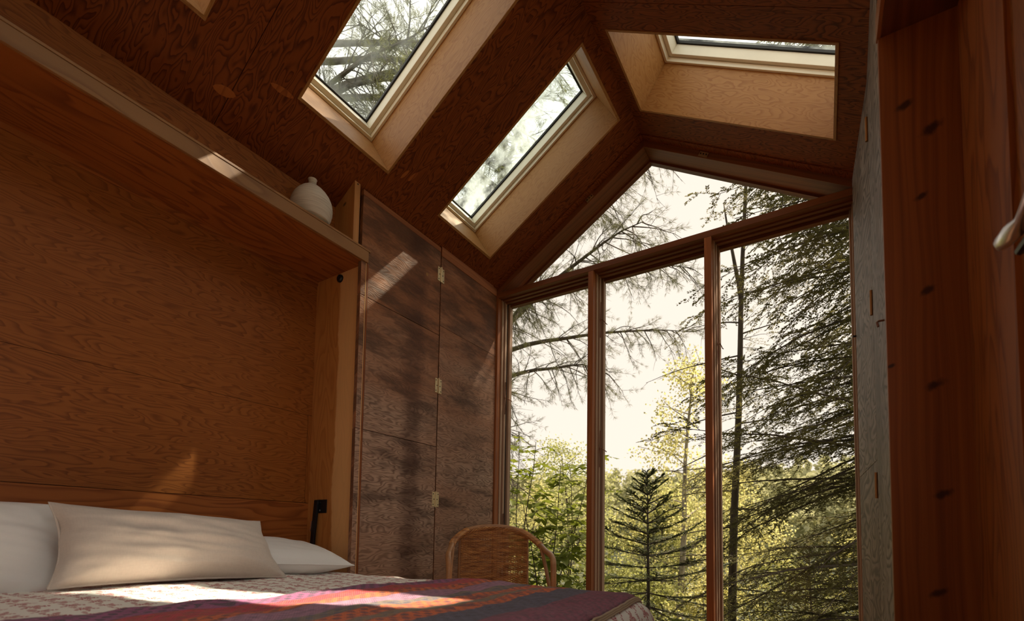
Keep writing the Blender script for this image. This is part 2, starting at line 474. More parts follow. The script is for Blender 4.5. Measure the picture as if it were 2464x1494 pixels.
# --- outdoors
def leafmat(name, c, c2, transl=.55, rough=.5, backc=None):
    T = NT(name)
    nz = T.noise(T.n('ShaderNodeNewGeometry').outputs['Position'], 2.3, 3.)
    rp = T.n('ShaderNodeNewGeometry').outputs['Random Per Island']
    f = T.math('ADD', T.math('MULTIPLY', nz, .6), T.math('MULTIPLY', rp, .5), clamp=True)
    col = T.mix(f, c, c2)
    df = T.n('ShaderNodeBsdfDiffuse'); T.put(df.inputs[0], col)
    tl = T.n('ShaderNodeBsdfTranslucent'); T.put(tl.inputs[0], T.mix(.35, col, backc if backc else c2))
    gl = T.n('ShaderNodeBsdfGlossy'); gl.inputs['Roughness'].default_value = rough; gl.inputs[0].default_value = (.6, .6, .55, 1)
    m1 = T.n('ShaderNodeMixShader'); m1.inputs[0].default_value = transl
    T.put(m1.inputs[1], df.outputs[0]); T.put(m1.inputs[2], tl.outputs[0])
    m2 = T.n('ShaderNodeMixShader'); m2.inputs[0].default_value = .05
    T.put(m2.inputs[1], m1.outputs[0]); T.put(m2.inputs[2], gl.outputs[0])
    T.t.links.new(m2.outputs[0], T.out.inputs[0])
leafmat('needles_dark', (.11, .108, .04), (.20, .18, .06), .5)
leafmat('needles_pine', (.085, .10, .04), (.17, .165, .055), .45)
leafmat('needles_spruce', (.05, .07, .03), (.09, .11, .035), .3)
leafmat('leaf_broad', (.10, .14, .022), (.19, .225, .03), .55, backc=(.34, .38, .04))
leafmat('leaf_yellow', (.45, .44, .15), (.66, .61, .25), .65)
leafmat('leaf_lime', (.25, .28, .085), (.46, .46, .16), .65)
leafmat('leaf_far_haze', (.34, .355, .19), (.48, .47, .26), .5)  # distance haze put into the colour: paler, less saturated green
def bark(name, c, c2, sc=12.):
    T = NT(name)
    p = T.n('ShaderNodeNewGeometry').outputs['Position']
    x_, y_, z_ = T.xyz(p)
    nz = T.noise(T.comb(T.math('MULTIPLY', x_, sc * 2), T.math('MULTIPLY', y_, sc * 2), T.math('MULTIPLY', z_, sc * .5)), 1., 4., .6)
    T.bsdf(T.mix(T.ramp(nz, [(.3, 0.), (.7, 1.)]), c, c2), .85, normal=T.bump(nz, .5, .01), spec=.15)
bark('bark_grey', (.065, .055, .046), (.15, .125, .10))
bark('bark_dark', (.045, .036, .028), (.10, .08, .06))
bark('bark_birch', (.42, .39, .34), (.16, .13, .11), 8.)
T = NT('ground_litter')
p = T.n('ShaderNodeNewGeometry').outputs['Position']
T.bsdf(T.mix(T.noise(p, 1.7, 5., .6), (.16, .13, .05), (.06, .075, .022)), .95, spec=.1)
T = NT('lake_water')
p = T.n('ShaderNodeNewGeometry').outputs['Position']
x_, y_, z_ = T.xyz(p)
T.bsdf((.10, .12, .11), .08, normal=T.bump(T.noise(T.comb(T.math('MULTIPLY', x_, 1.2), T.math('MULTIPLY', y_, .5), 0.), 1., 3.), .25, .05), spec=.6)

# ================================================================== THE SETTING
TH = math.radians(32.01145); TT = math.tan(TH)
RX, RZ = -0.91, 2.4814 + H                      # ridge
XL, XR = -2.15, 0.331                           # where the two roof planes end
nL = Vector((-math.sin(TH), 0, math.cos(TH))); nR = Vector((math.sin(TH), 0, math.cos(TH)))
def roofz(x): return RZ - TT * abs(x - RX)
def slab(mb, side, x0, x1, y0, y1, d0, d1):
    """a board lying in (or standing on) a roof plane: d is measured outwards from the inner face"""
    n = nL if side < 0 else nR
    c = []
    for d in (d0, d1):
        for (x, y) in ((x0, y0), (x1, y0), (x1, y1), (x0, y1)):
            c.append(Vector((x, y, roofz(x))) + n * d)
    return mb.quadbox(c)
def sheet(side, x0, x1, y0, y1, holes, d0, d1):
    """plywood sheet with skylight holes cut through it"""
    mb = MB(); n = nL if side < 0 else nR
    xs = sorted({x0, x1, *[h[0] for h in holes], *[h[1] for h in holes]})
    ys = sorted({y0, y1, *[h[2] for h in holes], *[h[3] for h in holes]})
    cells = {}
    for i in range(len(xs) - 1):
        for j in range(len(ys) - 1):
            cx, cy = (xs[i] + xs[i + 1]) / 2, (ys[j] + ys[j + 1]) / 2
            if not any(h[0] < cx < h[1] and h[2] < cy < h[3] for h in holes): cells[(i, j)] = 1
    vid = {}
    def vert(i, j, k):
        if (i, j, k) not in vid:
            q = Vector((xs[i], ys[j], roofz(xs[i]))) + n * (d1 if k else d0)
            vid[(i, j, k)] = len(mb.v); mb.v.append(tuple(q))
        return vid[(i, j, k)]
    for (i, j) in cells:
        mb.f.append([vert(i, j, 0), vert(i, j + 1, 0), vert(i + 1, j + 1, 0), vert(i + 1, j, 0)])
        mb.f.append([vert(i, j, 1), vert(i + 1, j, 1), vert(i + 1, j + 1, 1), vert(i, j + 1, 1)])
        for (di, dj, a, b) in ((-1, 0, (i, j), (i, j + 1)), (1, 0, (i + 1, j + 1), (i + 1, j)), (0, -1, (i + 1, j), (i, j)), (0, 1, (i, j + 1), (i + 1, j + 1))):
            if (i + di, j + dj) not in cells:
                mb.f.append([vert(*a, 0), vert(*a, 1), vert(*b, 1), vert(*b, 0)][::1])
    return mb

YB, YF = -1.6, 2.905                            # back of the room, front of the glazed wall
SKY_Y = [(.295, .808), (1.208, 1.710), (2.122, 2.636)]
LX = (-1.880, -.982); RXX = (-.838, .070)
BT = .012                                       # thickness of the well boards
ceil = empty('ceiling', (RX, 0, RZ))
struct(ceil, 'dark varnished plywood ceiling of two sloping planes meeting at a ridge', 'ceiling')
SGL = (math.cos(TH), 0, math.sin(TH)); SGR = (math.cos(TH), 0, -math.sin(TH))
SHEETS = [(-1.6, -.62), (-.617, .062), (.065, .985), (.988, 1.968), (1.971, 2.852)]
for side, hx, xa, xb, g in ((-1, LX, XL, RX, SGL), (1, RXX, RX, XR, SGR)):
    holes_all = [(hx[0] - BT, hx[1] + BT, a - BT, b + BT) for a, b in SKY_Y]
    for (a, b) in SHEETS:
        hs = [h for h in holes_all if a < (h[2] + h[3]) / 2 < b]
        sheet(side, xa, xb, a, b, hs, 0, .016).build('ceiling_panel', 'ply_ceiling', ceil, grain=g)
    # narrow closing strip along the gable rafters, its grain running the other way
    m = MB(); slab(m, side, xa, xb, 2.854, YF + .01, -.006, .016)
    m.build('closing_strip', 'ply_ceiling', ceil, grain=(.3, 1, 0))
    holes_d = [(h[0] - .001, h[1] + .001, h[2] - .001, h[3] + .001) for h in holes_all]
    sheet(side, xa - (.15 if side < 0 else 0), xb + (.15 if side > 0 else 0), YB - .1, 3.10, holes_d, .018, .05).build('roof_deck', 'roof_felt', ceil)

MB().box(RX - .045, RX + .045, YB - .1, 3.10, RZ + .014, RZ + .07).build('ridge_cap', 'roof_felt', ceil)
# pale wooden patches let into the veneer ("boats")
for (x, y, l, w, rot) in ((-2.03, .965, .085, .04, 1.3), (-1.905, 1.135, .10, .028, 1.45), (-1.83, 1.84, .07, .022, .25), (-1.845, 1.795, .06, .018, .2)):
    m = MB(); n = 10; base = Vector((x, y, roofz(x))); ax = Vector(SGL); ay = Vector((0, 1, 0))
    d1 = ax * math.cos(rot) + ay * math.sin(rot); d2 = -ax * math.sin(rot) + ay * math.cos(rot)
    ring = []
    for k in range(n):
        a = 2 * math.pi * k / n
        q = base + d1 * (l / 2 * math.cos(a)) + d2 * (w / 2 * math.sin(a) * abs(math.sin(a)) ** .3)
        ring.append(q)
    for d in (.001, -.0015):
        m.v += [tuple(q + nL * d) for q in ring]
    m.f.append(list(range(n))); m.f.append(list(range(n, 2 * n))[::-1])
    for k in range(n): m.f.append([k, (k + 1) % n, n + (k + 1) % n, n + k])
    m.build('veneer_patch', 'ply_header', ceil, grain=SGL)

# skylights: four boards lining the well, stepped white frame, black gasket, pane
def skylight(idx, side, hx, yy, label, dirty):
    x0, x1 = hx; y0, y1 = yy
    root = empty('window_%d' % idx, ((x0 + x1) / 2, (y0 + y1) / 2, roofz((x0 + x1) / 2)))
    struct(root, label, 'skylight')
    g = SGL if side < 0 else SGR
    D = .25
    for (a, b, c, d, gr) in ((x0 - BT, x0, y0 - BT, y1 + BT, (0, 1, 0)), (x1, x1 + BT, y0 - BT, y1 + BT, (0, 1, 0)),
                             (x0, x1, y0 - BT, y0, g), (x0, x1, y1, y1 + BT, g)):
        m = MB(); slab(m, side, a, b, c, d, -.003, D + .10)
        m.build('well_board', 'ply_pale', root, grain=gr, bevel=.0012)
    def ring(name, mat, w0, w1, d0, d1, bev=.002):
        for (a, b, c, d, gr) in ((x0 + w0, x0 + w1, y0 + w0, y1 - w0, (0, 1, 0)), (x1 - w1, x1 - w0, y0 + w0, y1 - w0, (0, 1, 0)),
                                 (x0 + w1, x1 - w1, y0 + w0, y0 + w1, g), (x0 + w1, x1 - w1, y1 - w1, y1 - w0, g)):
            m = MB(); slab(m, side, a, b, c, d, d0, d1)
            m.build(name, mat, root, grain=gr, bevel=bev)
    ring('frame_lip', 'frame_white', 0, .014, D, D + .022)
    ring('frame_bar', 'frame_white', 0, .034, D + .024, D + .075)
    ring('gasket', 'gasket', 0, .042, D + .076, D + .088, 0)
    m = MB(); slab(m, side, x0 - BT, x1 + BT, y0 - BT, y1 + BT, D + .090, D + .096)
    m.build('pane', 'pane_dirty' if dirty else 'pane_skylight', root)
    ring('outer_flashing', 'black_metal', -.06, .012, D + .098, D + .12, 0)
w = 5
for side, hx, nm in ((-1, LX, 'left'), (1, RXX, 'right')):
    for i, yy in enumerate(SKY_Y):
        lab = {(-1, 0): 'skylight over the bed head, only its lower corner showing at the top edge',
               (-1, 1): 'large skylight in the left slope with pine branches behind clear glass',
               (-1, 2): 'skylight in the left slope nearest the gable, dusty glass before grey limbs',
               (1, 0): 'skylight in the right slope beside the camera, out of view',
               (1, 1): 'middle skylight in the right slope, above the picture',
               (1, 2): 'skylight in the right slope with deep pale plywood well and white frame'}[(side, i)]
        skylight(w, side, hx, yy, lab, side < 0 and i == 2)
        w += 1

# ---- gable wall of glass: posts, transom, rafters
ZT0, ZT1 = 1.727 + H, 1.765 + H                 # transom underside / top
Y0, Y1 = 2.900, 3.070
def member(name, mb, label, mat='cedar_frame', g=(0, 0, 1)):
    o = mb.build(name, mat, None, grain=g, bevel=.002)
    return struct(o, label, 'window frame')
member('trim_1', MB().box(-2.09, -1.985, Y0, Y1, 0, ZT0), 'reddish corner post of the glazed wall beside the weathered doors')
member('trim_2', MB().box(-1.277, -1.240, Y0, Y1, 0, ZT0), 'cedar mullion between the left and middle tall windows')
member('trim_3', MB().box(-.556, -.517, Y0, Y1, 0, ZT0), 'cedar mullion between the middle and right tall windows')
member('trim_4', MB().box(.162, .27, Y0, Y1, 0, ZT0), 'cedar corner post behind the grey folding door')
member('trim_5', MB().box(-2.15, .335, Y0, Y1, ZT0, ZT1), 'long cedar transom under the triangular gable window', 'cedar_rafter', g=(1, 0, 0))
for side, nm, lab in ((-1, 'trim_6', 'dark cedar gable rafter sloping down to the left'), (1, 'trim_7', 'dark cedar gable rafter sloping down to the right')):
    m = MB(); xa, xb = (XL, RX) if side < 0 else (RX, XR)
    zt, zb = -.004, -.047
    c = []
    for y in (YF, 3.082):
        c += [(xa, y, roofz(xa) + zb), (xb, y, roofz(xb) + zb), (xb, y, roofz(xb) + zt), (xa, y, roofz(xa) + zt)]
    c = [c[0], c[1], c[5], c[4], c[3], c[2], c[6], c[7]]
    m.quadbox(c)
    o = member(nm, m, lab, 'cedar_rafter', g=(math.cos(TH), 0, -side * math.sin(TH)))
    # glazing stop under the rafter
    s = MB(); c = []
    for y in (3.035, 3.075):
        c += [(xa, y, roofz(xa) + zb - .014), (xb, y, roofz(xb) + zb - .014), (xb, y, roofz(xb) + zb), (xa, y, roofz(xa) + zb)]
    c = [c[0], c[1], c[5], c[4], c[3], c[2], c[6], c[7]]
    s.quadbox(c); s.build('glazing_stop', 'cedar_dark', o, grain=(math.cos(TH), 0, -side * math.sin(TH)))
    # small brass catch screwed to the face of the rafter
    cx = -1.272 if side < 0 else -.555
    p = Vector((cx, YF - .002, roofz(cx) - .026))
    ex = Vector((math.cos(TH), 0, -side * math.sin(TH))); ez = Vector((side * math.sin(TH), 0, math.cos(TH)))
    ct = sub_empty('catch', o, p)
    def lp(a, b, d): return tuple(p + ex * a + ez * b + Vector((0, -d, 0)))
    m = MB(); m.quadbox([lp(-.028, -.012, 0), lp(.028, -.012, 0), lp(.028, -.012, .004), lp(-.028, -.012, .004),
                         lp(-.028, .012, 0), lp(.028, .012, 0), lp(.028, .012, .004), lp(-.028, .012, .004)])
    m.build('plate', 'brass', ct)
    for a in (-.018, .0, .018):
        m = MB(); m.tube([lp(a, 0, .003), lp(a, 0, .007)], .004, 8); m.build('screw', 'screw_dark', ct)

# tall windows: inner stop, dark strip for the groove's shade, sash, pane
def tall_window(idx, xa, xb, label):
    root = empty('window_%d' % idx, ((xa + xb) / 2, 3.0, 0))
    struct(root, label, 'window')
    zt = ZT0
    def frame(name, mat, w, ya, yb):
        for (a, b, c, d, g) in ((xa, xa + w, .02, zt, (0, 0, 1)), (xb - w, xb, .02, zt, (0, 0, 1)), (xa + w, xb - w, zt - w, zt, (1, 0, 0)), (xa + w, xb - w, .02, .02 + w, (1, 0, 0))):
            MB().box(a, b, ya, yb, c, d).build(name, 'cedar_rafter' if g[0] and c > 1 else mat, root, grain=g, bevel=.001)
    frame('inner_stop', 'cedar_grey', .008, 2.945, 2.967)
    frame('mid_stop', 'cedar_grey', .013, 2.981, 3.003)
    frame('groove_shade', 'gasket', .004, 3.004, 3.027)  # black strip standing in for shade in the open groove
    frame('sash_bar', 'cedar_grey', .022, 3.028, 3.066)
    MB().box(xa + .02, xb - .02, 3.045, 3.050, .04, zt - .02).build('pane', 'pane_tinted', root)
    return root
w1 = tall_window(1, -1.985, -1.277, 'tall left window with broad-leaved shrub behind it')
w2 = tall_window(2, -1.240, -.556, 'tall middle window looking onto a young spruce')
w3 = tall_window(3, -.517, .162, 'tall right window filled by a dark hemlock')
# the sashes' wire hooks with rusty streak tape
def hook(root, x, z):
    h = sub_empty('hook', root, (x, 3.0, z))
    MB().tube([(x, 2.985, z), (x + .012, 2.99, z), (x + .014, 3.02, z - .004), (x + .014, 3.05, z - .006), (x + .020, 3.052, z - .012)], .0028, 6).build('hook_wire', 'rust', h)
    MB().tube([(x, 2.984 + .006 * math.cos(a), z + .010 * math.sin(a)) for a in np.linspace(0, 6.0, 10)], .0022, 5).build('eye', 'rust', h)
    MB().tube([(x + .001, 2.986 + .004 * math.sin(q * 2.2), z - .12 + q * .06) for q in range(5)], .0035, 5).build('strap', 'rust', h)
for z in (1.425 + H, .565 + H): hook(w2, -1.222, z)
for z in (1.0 + H, .03 + H): hook(w1, -1.968, z)
hook(w3, -.500, 1.12 + H)
# triangular gable window
root = empty('window_4', (RX, 3.05, ZT1)); struct(root, 'triangular gable window above the transom with pine boughs outside', 'window')
m = MB()
xa = RX - (RZ - .05 - ZT1) / TT; xb = RX + (RZ - .05 - ZT1) / TT
for y in (3.052, 3.057): m.v += [(xa, y, ZT1), (xb, y, ZT1), (RX, y, RZ - .05)]
m.f += [[0, 1, 2], [5, 4, 3], [0, 3, 4, 1], [1, 4, 5, 2], [2, 5, 3, 0]]
m.build('pane', 'pane_tinted', root)
MB().box(-2.0, .18, 3.030, 3.068, ZT1, ZT1 + .016).build('bottom_stop', 'cedar_dark', root, grain=(1, 0, 0))
# gable cheeks either side beyond the rafters
m = MB().box(-2.6, -2.09, 2.93, 3.07, -.3, 3.4); struct(m.build('wall_front', 'dark_void'), 'hidden end wall left of the glazing', 'wall')

# ---- left wall: bed niche, shelf above, folding doors
HZ0, HZ1 = 1.404 + H, 1.476 + H
wl = empty('wall_left', (-2.4, 0, 0)); struct(wl, 'plywood left wall with the recessed bed niche', 'wall')
MB().box(-2.47, -2.415, .0, 1.70, 0, HZ1).build('wall_core', 'dark_void', wl)
MB().box(-2.415, -2.400, .13, 1.690, .64 + H, HZ0).build('back_panel', 'ply_niche', wl, grain=(0, 1, 0))
MB().box(-2.415, -2.399, .13, 1.664, .155 + H, .638 + H).build('back_panel', 'ply_niche', wl, grain=(0, 1, 0))
MB().box(-2.415, -2.399, 1.6665, 1.690, .155 + H, .638 + H).build('edge_strip', 'ply_niche', wl, grain=(0, 0, 1))
MB().box(-2.415, -2.402, .13, 1.690, .0, .153 + H).build('back_board', 'ply_header', wl, grain=(0, 1, 0))
MB().box(-2.405, -2.393, .13, 1.690, HZ0 - .022, HZ0).build('corner_bead', 'ply_header', wl, grain=(0, 1, 0))
MB().box(-2.17, -2.15, YB, 1.66, HZ1, 1.74 + H).build('upper_panel', 'ply_niche', wl, grain=(0, 1, 0))
MB().box(-2.20, -2.17, YB, 2.93, HZ1 + .002, 1.83 + H).build('wall_core', 'dark_void', wl)
MB().box(-2.03, -2.0, YB, .10, 0, HZ0).build('side_panel', 'ply_niche', wl, grain=(0, 1, 0))
MB().box(-2.10, -2.03, 1.71, 2.93, 0, 1.84 + H).build('wall_core', 'dark_void', wl)
# jamb at the foot side of the niche: plywood board with its ply edges showing
nj = empty('niche_jamb', (-2.2, 1.70, 0)); tag(nj, 'honey plywood end board of the bed niche beside the weathered doors', 'board')
MB().box(-2.47, -2.003, 1.690, 1.708, 0, HZ0).build('face_board', 'ply_jamb', nj, grain=(0, 0, 1), bevel=.001)
for k, (a, b, mt) in enumerate(((1.690, 1.694, 'ply_jamb'), (1.6955, 1.699, 'cedar_dark'), (1.700, 1.7045, 'ply_header'), (1.705, 1.708, 'cedar_dark'))):
    MB().box(-2.003, -1.999, a, b, 0, HZ0).build('edge_ply', mt, nj)
MB().box(-2.398, -2.003, .112, .130, 0, HZ0).build('face_board', 'ply_jamb', nj, grain=(0, 0, 1))
# round black stop and strap hinge on the jamb
st = empty('door_stop', (-2.198, 1.690, 1.373 + H)); tag(st, 'round black rubber stop near the top of the niche end board', 'stop')
MB().lathe([(.0, 0), (.021, 0), (.021, .008), (.017, .014), (.006, .018), (0, .018)], 20).build('pad', 'black_metal', st)
for ch in st.children: ch.rotation_euler = (math.pi / 2, 0, 0); ch.location = (0, 0, 0)
sb = empty('bed_strut', (-2.29, 1.675, .10 + H)); tag(sb, 'black steel bed strut with bracket plate behind the right pillow', 'bracket')
MB().box(-2.318, -2.238, 1.683, 1.689, .098 + H, .170 + H).build('plate', 'black_metal', sb, bevel=.002)
for (x, z) in ((-2.285, .155 + H), (-2.285, .112 + H)):
    MB().tube([(x, 1.683, z), (x, 1.680, z)], .005, 10).build('screw', 'steel', sb)
m = MB(); m.quadbox([(-2.350, 1.662, -.22 + H), (-2.322, 1.662, -.22 + H), (-2.322, 1.676, -.22 + H), (-2.350, 1.676, -.22 + H),
                     (-2.322, 1.668, .168 + H), (-2.292, 1.668, .168 + H), (-2.292, 1.682, .168 + H), (-2.322, 1.682, .168 + H)])
m.build('arm', 'black_metal', sb, bevel=.003)
m = MB(); m.quadbox([(-2.337, 1.659, .0 + H), (-2.329, 1.659, .0 + H), (-2.329, 1.662, .0 + H), (-2.337, 1.662, .0 + H),
                     (-2.332, 1.661, .055 + H), (-2.324, 1.661, .055 + H), (-2.324, 1.664, .055 + H), (-2.332, 1.664, .055 + H)])
m.build('piston_rod', 'steel', sb)
# header box over the niche = shelf
sh = empty('shelf', (-2.2, .8, HZ0)); tag(sh, 'long plywood shelf over the bed with worn pale front edge', 'shelf')
MB().box(-2.398, -2.004, -.35, 1.712, HZ0, HZ0 + .018).build('underside', 'ply_header', sh, grain=(0, 1, 0))
MB().box(-2.398, -2.004, -.35, 1.712, HZ0 + .019, HZ1).build('top_board', 'ply_niche', sh, grain=(0, 1, 0))
MB().box(-2.004, -1.992, -.35, 1.700, HZ0 + .003, HZ1 - .010).build('front_band', 'ply_band', sh, grain=(0, 1, 0), bevel=.001)
MB().box(-2.004, -1.990, -.35, 1.712, HZ1 - .009, HZ1 + .001).build('edge_strip', 'ply_band', sh, grain=(0, 1, 0), bevel=.001)
# upright board closing the shelf end
eb = MB().box(-2.150, -2.0, 1.602, 1.638, HZ1 + .001, 1.815 + H).build('end_upright', 'stud_wood', None, grain=(0, 0, 1), bevel=.002)
tag(eb, 'light upright timber closing the shelf end next to the vase', 'board')
MB().tube([(-2.0005, 1.620, 1.79 + H), (-1.9985, 1.620, 1.79 + H)], .004, 8).build('nail', 'screw_dark', eb)

def hinge(parent, P, ex, ey, z, sz=.089, mat='brass', leaves=True, spread=1.0):
    """butt hinge: ex = unit vector along the door face, ey = outward normal"""
    ex = Vector(ex); ey = Vector(ey); P = Vector((P[0], P[1], z)); up = Vector((0, 0, 1))
    h = sub_empty('hinge', parent, P)
    def pt(a, d, c): return tuple(P + ex * a + ey * d + up * c)
    if leaves:
        for s in (-1, 1):
            a0, a1 = (.004, .030) if s > 0 else (-.030, -.004)
            m = MB(); m.quadbox([pt(a0, .0005, -sz / 2), pt(a1, .0005, -sz / 2), pt(a1, .003, -sz / 2), pt(a0, .003, -sz / 2),
                                 pt(a0, .0005, sz / 2), pt(a1, .0005, sz / 2), pt(a1, .003, sz / 2), pt(a0, .003, sz / 2)])
            lf = m.build('leaf', mat, h, bevel=.001)
            for (a, c) in ((s * .022, sz * .36), (s * .014, 0), (s * .022, -sz * .36)):
                m = MB(); m.tube([pt(a, .002, c), pt(a, .0042, c)], .0036, 8); m.build('screw', 'screw_dark', lf)
    m = MB(); m.tube([pt(0, .004, -sz / 2 - .004), pt(0, .004, sz / 2 + .004)], .0055, 10)
    m.build('knuckle', mat, h)
# the two folding doors, left wall
d1 = empty('door_1', (-2.01, 1.97, 0)); struct(d1, 'weathered brown plywood door leaf beside the bed niche', 'door')
ztop = 1.790 + H
for (a, b) in ((.02, .527 + H), (.530 + H, 1.226 + H), (1.229 + H, ztop - .030)):
    MB().box(-2.024, -2.0, 1.660, 2.276, a, b).build('panel', 'door_weathered', d1, grain=(0, 1, 0), bevel=.0015)
MB().box(-2.022, -2.0, 1.660, 2.276, ztop - .029, ztop).build('top_strip', 'cedar_frame', d1, grain=(0, 1, 0), bevel=.0015)
MB().tube([(-2.0, 2.155, 1.56 + H), (-1.999, 2.155, 1.56 + H)], .010, 14).build('plug', 'ply_pale', d1)
d2 = empty('door_2', (-2.01, 2.59, 0)); struct(d2, 'greyish plywood door leaf next to the glass wall with a cedar top strip', 'door')
for (a, b) in ((.02, 1.292 + H), (1.294 + H, ztop - .052)):
    MB().box(-2.024, -2.0, 2.284, 2.898, a, b).build('panel', 'door_weathered', d2, grain=(0, 1, 0), bevel=.0015)
MB().box(-2.022, -1.998, 2.284, 2.898, ztop - .05, ztop + .012).build('top_strip', 'cedar_frame', d2, grain=(0, 1, 0), bevel=.0015)
for z in (1.614 + H, .908 + H, .206 + H): hinge(d1, (-2.0, 2.280), (0, 1, 0), (1, 0, 0), z)

# ---- right wall: grey folding doors, cedar board, header, plywood back
def leaf_poly(mb, A, B, t, z0, z1):
    A = Vector((*A, 0)); B = Vector((*B, 0)); d = (B - A).normalized(); n = Vector((d.y, -d.x, 0))
    c = []
    for z in (z0, z1): c += [A + Vector((0, 0, z)), B + Vector((0, 0, z)), B + n * t + Vector((0, 0, z)), A + n * t + Vector((0, 0, z))]
    return mb.quadbox(c)
SA, SB, SC = (.153, 1.662), (.173, 2.278), (.150, 2.888)
d3 = empty('door_3', (*SA, 0)); struct(d3, 'silver-grey weathered door leaf next to the dark cedar board', 'door')
leaf_poly(MB(), SA, SB, .022, .02, 1.800 + H).build('panel', 'door_grey', d3, grain=(0, 0, 1), bevel=.0015)
d4 = empty('door_4', (*SB, 0)); struct(d4, 'silver-grey weathered door leaf next to the hemlock window', 'door')
SB2 = (.1729, 2.282)
leaf_poly(MB(), SB2, SC, .022, .02, .30 + H).build('panel', 'door_grey', d4, grain=(0, 0, 1), bevel=.001)
m = MB(); leaf_poly(m, SB2, SC, .022, .302 + H, 1.800 + H)
o = m.build('panel', 'door_grey', d4, grain=(0, 0, 1), bevel=.001)
for z in (1.605 + H, .908 + H, .206 + H): hinge(d3, (.173, 2.280), (-.03, 1, 0), (-1, 0, 0), z, mat='brass_dull', leaves=False)
MB().tube([(.154, 1.70, .62 + H), (.142, 1.70, .62 + H), (.137, 1.695, .615 + H), (.139, 1.688, .600 + H)], .003, 6).build('pull', 'rust', d3)
MB().tube([(.150, 2.880, .995 + H), (.136, 2.878, .995 + H)], .005, 8).build('knob', 'screw_dark', d4)
wr = empty('wall_right', (.331, 0, 0)); struct(wr, 'dark plywood right wall with a shallow recess beside the camera', 'wall')
WY0, WY1, WZ0, WZ1 = -.95, .80, .92, 2.08       # added window beside the camera, unseen, to light the bed
MB().box(.332, .36, WY1, 1.672, 0, 1.83 + H).build('back_panel', 'ply_niche', wr, grain=(0, 0, 1))
MB().box(.332, .36, YB, WY0, 0, 1.83 + H).build('back_panel', 'ply_niche', wr, grain=(0, 0, 1))
MB().box(.332, .36, WY0, WY1, 0, WZ0).build('back_panel', 'ply_niche', wr, grain=(0, 0, 1))
MB().box(.332, .36, WY0, WY1, WZ1, 1.83 + H).build('back_panel', 'ply_niche', wr, grain=(0, 0, 1))
ws = empty('window_11', (.35, -.07, WZ0)); struct(ws, 'added side window in the right wall next to the camera, unseen, for daylight', 'window')
for (a, b, c, d) in ((WY0, WY0 + .05, WZ0, WZ1), (WY1 - .05, WY1, WZ0, WZ1), (WY0 + .05, WY1 - .05, WZ0, WZ0 + .05), (WY0 + .05, WY1 - .05, WZ1 - .05, WZ1), (-.10, -.05, WZ0 + .05, WZ1 - .05)):
    MB().box(.335, .375, a, b, c, d).build('sash_bar', 'cedar_frame', ws, bevel=.002)
MB().box(.352, .357, WY0 + .04, WY1 - .04, WZ0 + .04, WZ1 - .04).build('pane', 'pane_side', ws)
MB().box(.322, .332, 1.30, 1.668, 0, 1.41 + H).build('side_strip', 'ply_header', wr, grain=(0, 0, 1))
MB().box(.20, .36, 1.68, 3.07, 0, 1.85 + H).build('wall_core', 'dark_void', wr)
cb = MB().box(.153, .331, 1.645, 1.663, 0, 1.412 + H).build('cedar_board', 'cedar_board', None, grain=(0, 0, 1), bevel=.0015)
tag(cb, 'dark reddish cedar board with a column of knots at the right', 'board')
hr = empty('header', (.24, 0, 1.412 + H)); tag(hr, 'dark boxed header over the right-hand recess', 'beam')
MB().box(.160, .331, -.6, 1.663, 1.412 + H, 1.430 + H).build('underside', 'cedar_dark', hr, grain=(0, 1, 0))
MB().box(.150, .160, -.6, 1.663, 1.414 + H, 1.486 + H).build('front_band', 'cedar_frame', hr, grain=(0, 1, 0), bevel=.001)
MB().box(.160, .331, -.6, 1.663, 1.432 + H, 1.486 + H).build('top_board', 'ply_niche', hr, grain=(0, 1, 0))
# wall bracket at the very edge of the picture
br = empty('wall_bracket', (.30, 1.1, .52 + H)); tag(br, 'blurred grey wall bracket with a bright steel tip at the right edge', 'bracket')
MB().box(.316, .3315, 1.02, 1.135, .70 + H, 1.45 + H).build('mounting_rail', 'bracket_grey', br, bevel=.004)
m = MB(); m.quadbox([(.300, 1.05, .55 + H), (.3315, 1.05, .55 + H), (.3315, 1.15, .55 + H), (.300, 1.15, .55 + H),
                     (.300, 1.05, .73 + H), (.3315, 1.05, .73 + H), (.3315, 1.10, .73 + H), (.300, 1.10, .73 + H)])
m.build('gusset', 'bracket_grey', br, bevel=.003)
m = MB(); m.tube([(.280, 1.02, .555 + H), (.280, 1.10, .530 + H), (.280, 1.125, .526 + H), (.280, 1.18, .535 + H), (.280, 1.200, .534 + H)], [.006, .006, .016, .014, .006], 12)
m.build('tip', 'tip_white', br, smooth=True)
m = MB(); m.tube([(.30, 1.02, .51 + H), (.30, 1.18, .512 + H)], .008, 8); m.build('cross_bar', 'black_metal', br)

# ---- back of the room (behind the camera): glazed door added, unseen, to let daylight in
wb = empty('wall_back', (-1, YB, 0)); struct(wb, 'plywood wall behind the camera with an added glazed door', 'wall')
MB().box(-1.15, .40, YB - .05, YB, 0, 3.3).build('panel', 'ply_niche', wb, grain=(0, 0, 1))
MB().box(-2.2, -1.95, YB - .05, YB, 0, 3.3).build('panel', 'ply_niche', wb, grain=(0, 0, 1))
MB().box(-1.95, -1.15, YB - .05, YB, 2.20, 3.3).build('panel', 'ply_niche', wb, grain=(0, 0, 1))
dd = empty('added_door', (-1.55, YB, 0)); struct(dd, 'added glazed door behind the camera, unseen, for daylight', 'door')
for a, b in ((-1.95, -1.87), (-1.23, -1.15)): MB().box(a, b, YB - .05, YB - .01, 0, 2.20).build('stile', 'cedar_frame', dd)
for a, b in ((0, .15), (2.10, 2.20)): MB().box(-1.87, -1.23, YB - .05, YB - .01, a, b).build('rail', 'cedar_frame', dd, grain=(1, 0, 0))
